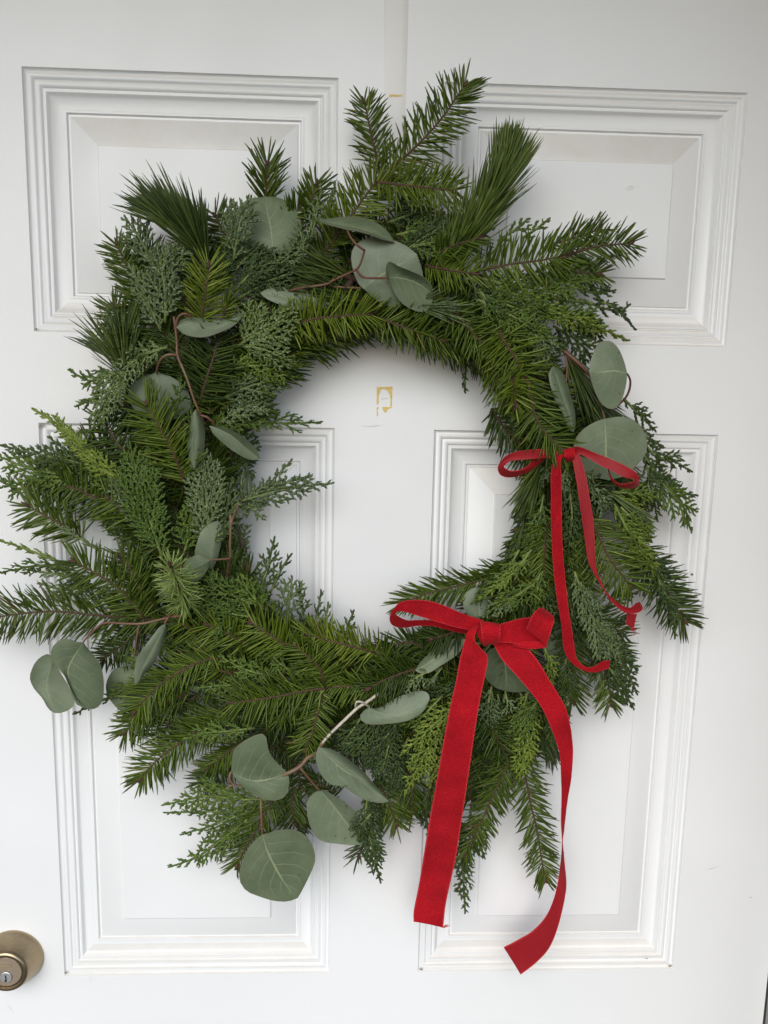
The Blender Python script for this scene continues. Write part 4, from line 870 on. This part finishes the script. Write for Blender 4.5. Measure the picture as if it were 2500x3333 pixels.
for p_, a_, b2, hw_, m_, k_ in CED:
    k_ = dict(k_); k_.pop('m2', None); cedar(p_, a_, b2, hw=hw_, m=m_, **k_)

# --- eucalyptus -----------------------------------------------------------------------------------
# top
e = euca([[(900,960,.06),(971,939,.080),(1058,926,.088),(1085,912,.085),(1152,881,.092),(1168,868,.094),(1180,838,.096),(1187,812,.098)],
          ([(1186,815,.098),(1160,795,.100),(1140,770,.098),(1130,748,.094)],.001,.0008), ([(1160,880,.092),(1175,898,.097),(1200,905,.100),(1264,905,.094)],.001,.0008), ([(1070,931,.075),(1120,935,.078),(1185,938,.074)],.001,.0008)])
leaf(e,(885,824),(866,640),[(840,815),(780,772),(750,725),(765,690),(805,650)],[(930,823),(963,792),(981,742),(970,695),(940,660),(903,643)],.060,.045,mid=[(886,790),(880,730),(868,680)],el=-.004,er=-.006)
leaf(e,(1029,716),(1284,790),[(1062,713),(1116,706.5),(1166,707),(1206,716),(1242,736),(1271,765)],[(1062,729),(1098,739),(1130,748),(1156,751),(1206,764),(1240,778)],.085,.080,el=-.016,er=.010,mdep=.006)
leaf(e,(1183,939),(1358,828),[(1166,922),(1152,888),(1143,837),(1156,798),(1206,772),(1262,777),(1318,798)],[(1206,960),(1239,986),(1280,1000),(1322,993),(1352,972),(1374,930),(1376,890)],.082,.080,mid=[(1214,912),(1245,892),(1300,860)],el=-.004,er=-.008)
leaf(e,(1258,904),(1410,962),[(1256,872),(1266,850),(1298,866),(1337,881),(1374,899),(1402,925)],[(1268,915),(1283,950),(1308,986),(1345,1009),(1377,1015),(1401,1000)],.094,.088,mid=[(1300,904),(1345,915),(1385,938)],el=.012,er=-.004)
leaf(e,(848,953),(1092,992),[(874,939),(917,933),(960,935),(1007,948),(1047,964)],[(863,970),(902,988),(953,1006),(1010,1010),(1060,1004)],.078,.070,el=-.006,er=.004)
sv, sf = stem3([(1150,905,.045),(1138,925,.06),(1122,948,.072)],.0032,.0030); wpart(mesh_np('cut_branch', sv, sf, M['vine'], smooth=True))
# left
e = euca([[(566,1030,.090),(572,1072,.090),(576,1120,.090),(578,1158,.092),(598,1206,.094),(616,1253,.094),(630,1297,.094),(646,1335,.094),(660,1370,.085),(665,1420,.07)],
          ([(573,1068,.090),(577,1040,.093),(590,1024,.095),(608,1022,.095),(625,1034,.092)],.0011,.0009), ([(577,1157,.092),(550,1154,.094),(527,1166,.092),(513,1192,.085),(510,1216,.078)],.0011,.0009), ([(648,1350,.090),(672,1357,.092),(690,1371,.090),(700,1383,.086)],.001,.0008)])
leaf(e,(574,1066),(789,1026),[(581,1047),(600,1038),(630,1034),(659,1038),(702,1038),(746,1031),(784,1019)],[(598,1087),(634,1097),(670,1097),(706,1085),(749,1067),(776,1046)],.092,.086,mid=[(628,1052),(668,1064),(700,1070),(745,1052)],el=-.010,er=.010)
leaf(e,(510,1208),(542,1370),[(494,1219),(467,1221),(436,1238),(418,1278),(432,1325),(475,1358)],[(528,1218),(560,1228),(600,1258),(622,1304),(617,1335),(585,1358)],.076,.062,mid=[(512,1240),(518,1290),(528,1330)],el=-.006,er=-.004)
leaf(e,(636,1333),(632,1528),[(625,1354),(616,1409),(611,1456),(618,1495)],[(646,1340),(657,1365),(665,1398),(666,1441),(659,1485),(643,1515)],.096,.092,el=-.004,er=-.012)
leaf(e,(681,1386),(845,1494),[(713,1387),(746,1398),(782,1416),(818,1445),(838,1468)],[(692,1409),(713,1430),(746,1459),(789,1486),(822,1498)],.086,.080,mid=[(705,1394),(755,1420),(800,1460)],el=-.014,er=.004)
# inner left
e = euca([[(737,1894,.060),(742,1851,.070),(749,1815,.080),(749,1771,.084),(751,1717,.084),(755,1695,.084),(766,1663,.076),(783,1628,.066)], ([(750,1677,.082),(751,1692,.083),(751,1710,.084)],.0013,.0013), ([(750,1818,.082),(710,1821,.090),(684,1822,.094)],.0009,.0008)])
leaf(e,(690,1850),(712,1697),[(655,1850),(634,1807),(639,1775),(652,1735),(674,1710),(694,1699)],[(699,1838),(710,1807),(719,1768),(725,1735),(723,1712)],.078,.084,el=.004,er=-.008)
leaf(e,(686,1822),(590,1862),[(677,1815),(655,1808),(632,1809),(605,1828)],[(676,1852),(655,1882),(630,1894),(605,1886)],.094,.088,el=-.004,er=-.004)
leaf(e,(562,1898),(502,1918),[(540,1888),(514,1895)],[(555,1940),(524,1942)],.060,.056)
leaf(e,(802,1690),(805,1518),[(797,1663),(793,1623),(792,1590),(796,1540)],[(818,1656),(825,1612),(822,1583),(815,1547)],.045,.045,el=.006,er=-.008)
# lower left
e = euca([[(600,2004,.085),(563,2007,.088),(520,2017,.090),(466,2029,.092),(412,2030,.092),(345,2027,.090),(320,2040,.090),(289,2069,.090),(272,2088,.088)], ([(453,2032,.09),(446,2072,.086),(439,2134,.078)],.0009,.0008), ([(555,1998,.09),(545,2015,.094),(536,2030,.094)],.0009,.0009)])
leaf(e,(171,2152),(195,2321),[(162,2129),(140,2134),(115,2156),(99,2192),(98,2213),(111,2242),(137,2271),(158,2307),(177,2320)],[(191,2181),(213,2217),(231,2253),(242,2292),(220,2313)],.076,.070,mid=[(158,2190),(152,2240),(170,2295)],el=.004,er=-.006)
leaf(e,(271,2090),(289,2307),[(256,2091),(231,2082),(206,2079),(184,2090),(168,2112),(166,2137),(177,2163),(206,2192),(224,2231),(245,2286),(267,2302)],[(281,2105),(303,2130),(325,2159),(336,2203),(338,2246),(332,2286),(310,2306)],.090,.080,mid=[(236,2145),(220,2190),(240,2260)],el=.006,er=-.010)
leaf(e,(538,2030),(442,2230),[(520,2040),(495,2072),(470,2105),(446,2141),(438,2177),(437,2215)],[(540,2042),(535,2072),(524,2105),(509,2145),(491,2170),(470,2192),(459,2213)],.094,.084,el=.004,er=-.008)
leaf(e,(446,2168),(385,2310),[(400,2170),(365,2185),(345,2228),(352,2268)],[(478,2200),(490,2250),(460,2300),(420,2316)],.052,.046)
# bottom
e = euca([([(1052,2414,.088),(1030,2450,.084),(1001,2467,.088),(976,2495,.092),(936,2517,.095),(880,2540,.088)],.0020,.0015),
          ([(976,2497,.092),(998,2524,.090),(1034,2566,.082),(1044,2574,.078)],.0011,.0009), ([(753,2511,.098),(747,2530,.100),(757,2550,.100),(790,2561,.094)],.0011,.0009), ([(762,2552,.1),(735,2566,.1)],.001,.0006), ([(880,2540,.088),(862,2575,.086),(850,2600,.084),(851,2662,.088),(854,2714,.090)],.0011,.0009)])
bs_v, bs_f = join([stem3([(1202,2301,.088),(1180,2286,.096),(1161,2285,.097),(1157,2302,.092)],.0010,.0009), stem3([(1290,2215,.066),(1240,2252,.082),(1193,2286,.092),(1164,2304,.094),(1121,2344,.096),(1070,2394,.095),(1050,2418,.092)], .0014, .0012)]); mesh_np('bare_stem', bs_v, bs_f, M['stemw'], e, smooth=True)
leaf(e,(753,2511),(936,2515),[(755,2474),(762,2441),(784,2419),(817,2399),(849,2388),(865,2395),(873,2437),(885,2463),(914,2495)],[(773,2542),(795,2564),(831,2589),(874,2604),(906,2603),(930,2588),(942,2545)],.098,.094,mid=[(790,2533),(830,2542),(880,2535)],el=.006,er=.002)
leaf(e,(854,2715),(969,2923),[(831,2733),(802,2773),(782,2825),(780,2865),(802,2899),(843,2917),(888,2931),(935,2934)],[(865,2714),(900,2703),(946,2700),(986,2713),(1017,2750),(1027,2796),(1014,2836),(986,2893)],.090,.078,mid=[(870,2770),(900,2830),(935,2885)],el=-.004,er=-.003)
leaf(e,(1038,2430),(1267,2608),[(1059,2434),(1088,2443),(1124,2466),(1160,2492),(1189,2517),(1215,2550),(1244,2582)],[(1027,2463),(1037,2503),(1055,2535),(1081,2555),(1117,2560),(1160,2589),(1189,2604),(1225,2612),(1250,2613)],.098,.086,el=-.012,er=.006)
leaf(e,(1041,2571),(1178,2749),[(1023,2580),(1001,2604),(998,2633),(1005,2676),(1023,2716),(1052,2739),(1103,2747),(1146,2751)],[(1059,2573),(1081,2586),(1117,2607),(1150,2636),(1168,2654),(1189,2698),(1195,2734)],.080,.066,mid=[(1075,2610),(1110,2655),(1150,2710)],el=.002,er=-.012)
leaf(e,(1199,2302),(1399,2274),[(1227,2306),(1254,2293),(1290,2271),(1349,2250),(1381,2250),(1396,2260)],[(1178,2320),(1171,2333),(1178,2347),(1195,2357),(1225,2358),(1262,2356),(1316,2349),(1352,2334),(1381,2312)],.092,.088,mid=[(1240,2322),(1290,2328),(1350,2305)],el=-.010,er=.008)
leaf(e,(1248,2352),(1243,2478),[(1232,2362),(1225,2408),(1229,2452)],[(1262,2362),(1256,2408),(1248,2458)],.062,.055,er=-.008)
# around the wide bow
e = euca([[(1560,2060,.06),(1600,2090,.065),(1634,2104,.066)]])
leaf(e,(1515,2080),(1351,2181),[(1471,2081),(1435,2099),(1403,2122),(1372,2152)],[(1506,2104),(1494,2126),(1471,2144),(1435,2167),(1399,2189),(1370,2193)],.072,.078,el=-.012,er=.004)
leaf(e,(1634,2102),(1645,2250),[(1595,2115),(1575,2150),(1575,2189),(1590,2219),(1618,2240)],[(1690,2112),(1725,2160),(1732,2215),(1714,2246),(1680,2253)],.072,.066)
leaf(e,(1560,2012),(1560,1912),[(1522,2000),(1507,1965),(1516,1932),(1540,1914)],[(1602,1990),(1607,1950),(1590,1920)],.066,.060)
leaf(e,(1805,1990),(1800,2147),[(1778,2010),(1765,2080),(1774,2137)],[(1835,2010),(1846,2070),(1835,2126)],.055,.048)
# right
e = euca([([(1790,1120,.06),(1839,1145,.076),(1876,1176,.082),(1908,1208,.082),(1933,1245,.078),(1949,1296,.072),(1962,1340,.072),(1969,1363,.072)],.0016,.0011), ([(2010,1320,.068),(2034,1298,.075),(2048,1271,.080),(2052,1239,.086),(2042,1216,.090)],.0010,.0008), ([(1840,1150,.075),(1846,1195,.080),(1842,1245,.085)],.0008,.0007)])
leaf(e,(2041,1215),(1918,1212),[(2031,1176),(2015,1138),(1996,1116),(1977,1109),(1949,1116),(1933,1145),(1921,1178)],[(2039,1245),(2028,1289),(2012,1321),(1990,1332),(1965,1321),(1943,1289),(1926,1245)],.090,.094,mid=[(2000,1206),(1960,1210)],el=-.006,er=-.004)
leaf(e,(1801,1192),(1867,1406),[(1786,1214),(1791,1252),(1807,1302),(1829,1340),(1842,1378),(1856,1402)],[(1826,1208),(1845,1245),(1858,1290),(1871,1340),(1872,1388)],.090,.092,el=.004,er=-.014)
leaf(e,(1968,1362),(1982,1563),[(1933,1375),(1895,1400),(1873,1428),(1867,1453),(1875,1491),(1895,1529),(1933,1551)],[(2015,1356),(2053,1362),(2084,1387),(2103,1422),(2107,1453),(2094,1491),(2066,1520),(2034,1548)],.084,.074,mid=[(1971,1428),(1972,1490)],el=-.004,er=-.006)

# ------------------------------------------------------------------ ribbons
def strip(A, B, n=60, thick=.0005, flip=False):
    """two edges, each a list of (px,py,depth); returns mesh data with front/back material index and UV"""
    Ac, Bc = crom(A, n), crom(B, n)
    A3 = np.array([P(*q) for q in Ac]); B3 = np.array([P(*q) for q in Bc])
    L = np.concatenate([[0], np.cumsum(np.linalg.norm(np.diff((A3+B3)/2, axis=0), axis=1))])
    us = np.array([0, .035, .07, .2, .35, .5, .65, .8, .93, .965, 1.0]); m = len(us)
    G = A3[:, None]*(1-us)[None, :, None]+B3[:, None]*us[None, :, None]
    nn = nrm(np.cross(np.gradient(G, axis=0), np.gradient(G, axis=1)))
    # a hint of cupping and slack along the ribbon
    G = G+nn*(((np.sin(pi*us)[None, :]*.0007)*np.sin(L[:, None]*70+1)+np.sin(L*31+2.0)[:, None]*.0011*(us[None, :]-.35)+np.sin(L*57)[:, None]*.0006))[:, :, None]
    # stitched selvage: a small rounded bead along both edges
    e = np.where((us < .05) | (us > .95), 1.0, 0.0)
    wob = (np.sin(L*2*pi*480)[:, None]*.5+.5)*e[None]*.00012
    Vf = (G+nn*(thick*.5+wob)[:, :, None]).reshape(-1, 3); Vb = (G-nn*(thick*.5+wob*.6)[:, :, None]).reshape(-1, 3)
    k = n*m; F = []; MI = []
    f0, f1 = (0, 1) if not flip else (1, 0)
    for i in range(n-1):
        for j in range(m-1):
            a = i*m+j; F.append((a, a+1, a+m+1, a+m)); MI.append(f0); F.append((k+a, k+a+m, k+a+m+1, k+a+1)); MI.append(f1)
        for j in (0, m-1): a = i*m+j; F.append((a, a+m, k+a+m, k+a)); MI.append(0)
    for i in (0, n-1):
        for j in range(m-1): a = i*m+j; F.append((a, a+1, k+a+1, k+a)); MI.append(0)
    UV = [(u, l) for l in L for u in us]
    return np.vstack([Vf, Vb]), F, MI, UV+UV
def ribbon(name, parent, pieces):
    V = []; F = []; MI = []; UV = []
    for pc in pieces:
        v, f, mi, uv = strip(*pc[:2], **(pc[2] if len(pc) > 2 else {})); o = len(V); V += v.tolist(); F += [tuple(o+i for i in q) for q in f]; MI += mi; UV += uv
    ob = mesh_np(name, V, F, None, None, smooth=True, sharp=50, uv=UV, mats=[M['velvet'], M['ribbed']], mat_idx=MI)
    return par(ob, parent)
def z(pts, d): return [(p[0], p[1], d) if len(p) == 2 else p for p in pts]

bow = empty('wide_bow', P(1598, 2062, .125), 'wide red velvet ribbon bow with two long tails on the lower right of the wreath', 'bow')
ribbon('bow_loop', bow, [
 ([(1575,2020,.118),(1507,1997,.126),(1449,1972,.131),(1394,1955,.134),(1336,1953,.135),(1299,1963,.133),(1279,1985,.127),(1268,2010,.119),(1273,2030,.112),(1293,2041,.107),(1322,2041,.104),(1358,2035,.102),(1410,2036,.100),(1470,2052,.100),(1550,2070,.104)],
  [(1565,2050,.118),(1516,2048,.126),(1471,2038,.131),(1417,2022,.134),(1358,2004,.135),(1320,1993,.134),(1297,1991,.131),(1285,1998,.127),(1291,2008,.122),(1311,2018,.116),(1331,2023,.111),(1362,2020,.106),(1410,2020,.102),(1470,2033,.102),(1550,2046,.104)], dict(n=90))])
ribbon('bow_loop', bow, [
 ([(1610,2036,.124),(1661,2022,.124),(1697,2013,.120),(1731,2008,.115),(1768,1998,.110)], [(1610,2092,.124),(1655,2093,.124),(1690,2098,.121),(1740,2101,.117),(1777,2100,.115)], dict(n=40, flip=True)),
 ([(1713,2047,.134),(1722,2024,.141),(1733,2003,.142),(1744,1987,.137),(1756,1978,.128),(1768,1978,.116),(1775,1992,.110)], [(1779,2103,.130),(1790,2070,.138),(1799,2040,.141),(1805,2020,.138),(1803,2005,.128),(1794,1998,.118),(1782,2006,.112)], dict(n=60, flip=True)),
 ([(1668,2095,.119),(1700,2090,.119),(1747,2086,.121),(1776,2098,.127)], [(1670,2099,.121),(1697,2107,.123),(1735,2111,.125),(1779,2105,.130)], dict(n=30, flip=True))])
ribbon('bow_knot', bow, [
 ([(1564,2030,.118),(1562,2024,.130),(1564,2035,.138),(1567,2062,.141),(1571,2090,.138),(1575,2102,.128),(1578,2099,.116)], [(1625,2042,.118),(1627,2036,.130),(1628,2046,.137),(1627,2066,.139),(1625,2082,.136),(1612,2094,.128),(1602,2094,.116)], dict(n=50)),
 ([(1545,2040,.124),(1553,2062,.130),(1562,2085,.130),(1572,2100,.122)], [(1563,2034,.126),(1568,2060,.131),(1572,2084,.131),(1582,2099,.122)], dict(n=24))])
ribbon('bow_tail', bow, [
 ([(1552,2036,.126),(1527,2050,.132),(1513,2085,.131),(1505,2115,.130),(1496,2150,.130),(1485,2210,.129),(1471,2275,.126),(1455,2352,.121),(1435,2461,.112),(1411,2599,.098),(1381,2771,.080),(1361,2891,.068),(1347,2964,.062),(1346,3000,.060)],
  [(1563,2036,.126),(1550,2058,.136),(1548,2084,.138),(1566,2108,.137),(1588,2137,.135),(1579,2200,.131),(1564,2275,.126),(1549,2365,.121),(1532,2474,.112),(1513,2600,.098),(1487,2770,.080),(1465,2877,.068),(1451,2950,.062),(1443,3022,.060)], dict(n=120))])
ribbon('bow_tail', bow, [
 ([(1600,2085,.112),(1629,2140,.118),(1652,2167,.120),(1697,2216,.120),(1742,2271,.117),(1770,2316,.113),(1792,2366,.108),(1811,2416,.102),(1822,2461,.097),(1826,2533,.089),(1829,2599,.083),(1830,2665,.082),(1831,2700,.082),(1834,2760,.079),(1837,2824,.074),(1841,2900,.068),(1822,2997,.060),(1789,3083,.054),(1743,3136,.052),(1695,3173,.052)],
  [(1690,2085,.112),(1724,2117,.118),(1756,2158,.120),(1788,2212,.120),(1819,2262,.117),(1843,2307,.113),(1858,2366,.108),(1864,2416,.102),(1865,2455,.097),(1858,2533,.087),(1848,2590,.079),(1839,2665,.072),(1835,2700,.070),(1829,2740,.069),(1825,2798,.066),(1812,2891,.062),(1782,2970,.058),(1736,3027,.055),(1683,3063,.053),(1640,3086,.052)], dict(n=150))])
def threads(x, y, d, vx, vy, n, parent, ln=.006):
    parts = []
    for _ in range(n):
        p0 = P(x+random.uniform(-5, 5), y+random.uniform(-4, 4), d); p1 = P(x+vx*random.uniform(.5, 1.1)+random.uniform(-7, 7), y+vy*random.uniform(.5, 1.1)+random.uniform(-6, 6), d+random.uniform(-.002, .003))
        parts.append(tube([p0, (p0+p1)/2+rng.normal(0, .0006, 3), p1], .00022, .00012, 4))
    V, F = join(parts); par(mesh_np('frayed_threads', V, F, M['velvet']), parent)
threads(1444, 3016, .060, 16, -4, 12, bow)

sbow = empty('narrow_bow', P(1840, 1472, .10), 'narrow red velvet ribbon bow with curling tails on the right side of the wreath', 'bow')
ribbon('bow_loop', sbow, [
 ([(1862,1462,.094),(1810,1463,.096),(1781,1461,.098),(1734,1463,.102),(1684,1469,.104),(1650,1482,.104),(1632,1499,.102),(1621,1520,.098),(1627,1543,.094),(1648,1553,.090),(1676,1552,.088),(1709,1541,.087),(1739,1522,.086),(1765,1500,.086),(1790,1480,.088)],
  [(1860,1490,.094),(1800,1490,.096),(1768,1490,.098),(1734,1493,.102),(1684,1497,.104),(1657,1502,.104),(1643,1510,.104),(1637,1518,.104),(1646,1530,.102),(1667,1538,.099),(1697,1534,.096),(1722,1519,.093),(1735,1500,.090),(1750,1488,.088),(1775,1475,.088)], dict(n=90, flip=True))])
ribbon('bow_loop', sbow, [
 ([(1850,1472,.098),(1869,1455,.104),(1894,1457,.107),(1936,1474,.109),(1978,1490,.110),(2011,1504,.111),(2047,1522,.111),(2072,1540,.110),(2080,1556,.106),(2079,1578,.101),(2054,1589,.098),(2025,1586,.096),(2000,1572,.094),(1985,1551,.093),(1978,1524,.092)],
  [(1858,1494,.098),(1880,1478,.104),(1903,1486,.107),(1936,1503,.109),(1966,1521,.110),(1984,1527,.111),(2018,1547,.112),(2046,1558,.113),(2063,1560,.112),(2058,1566,.109),(2042,1570,.105),(2022,1571,.101),(2004,1563,.098),(1990,1543,.095),(1983,1522,.093)], dict(n=90))])
ribbon('bow_knot', sbow, [([(1838,1462,.098),(1836,1470,.105),(1838,1488,.107),(1842,1500,.100)], [(1868,1458,.098),(1870,1466,.106),(1870,1484,.108),(1866,1496,.100)], dict(n=24))])
ribbon('bow_tail', sbow, [
 ([(1826,1478,.100),(1802,1501,.102),(1793,1543,.102),(1793,1610,.101),(1793,1681,.100),(1797,1775,.098),(1801,1844,.097),(1808,1916,.096),(1819,1988,.096),(1828,2042,.095),(1834,2104,.094),(1850,2145,.092),(1877,2171,.090),(1909,2187,.087),(1940,2189,.084),(1966,2181,.078),(1984,2174,.074)],
  [(1842,1482,.100),(1824,1501,.102),(1827,1560,.102),(1828,1630,.101),(1829,1694,.100),(1832,1775,.098),(1837,1840,.097),(1843,1910,.096),(1851,1988,.096),(1862,2056,.095),(1869,2104,.094),(1876,2140,.092),(1889,2158,.090),(1911,2172,.088),(1935,2168,.085),(1960,2152,.079),(1986,2148,.074)], dict(n=120))])
ribbon('bow_tail', sbow, [
 ([(1855,1476,.100),(1862,1490,.104),(1869,1526,.105),(1877,1572,.105),(1886,1635,.104),(1896,1700,.102),(1906,1771,.100),(1915,1825,.098),(1935,1869,.096),(1960,1912,.095),(1986,1952,.093),(2015,1981,.091),(2040,1995,.089),(2064,1996,.087),(2085,1990,.084),(2092,1978,.079),(2086,1965,.074),(2074,1964,.070)],
  [(1880,1472,.100),(1887,1486,.104),(1902,1534,.105),(1911,1572,.105),(1920,1627,.104),(1931,1690,.102),(1937,1760,.100),(1939,1828,.098),(1950,1878,.096),(1971,1923,.095),(2000,1952,.093),(2030,1972,.091),(2050,1977,.089),(2062,1969,.088),(2072,1963,.085),(2080,1961,.080),(2078,1962,.075),(2066,1968,.071)], dict(n=130, flip=True)),
 ([(2042,1997,.084),(2040,2012,.081),(2038,2032,.078)], [(2073,1997,.084),(2068,2014,.081),(2063,2038,.078)], dict(n=16, flip=True))])
threads(2056, 2036, .078, 8, 26, 14, sbow)
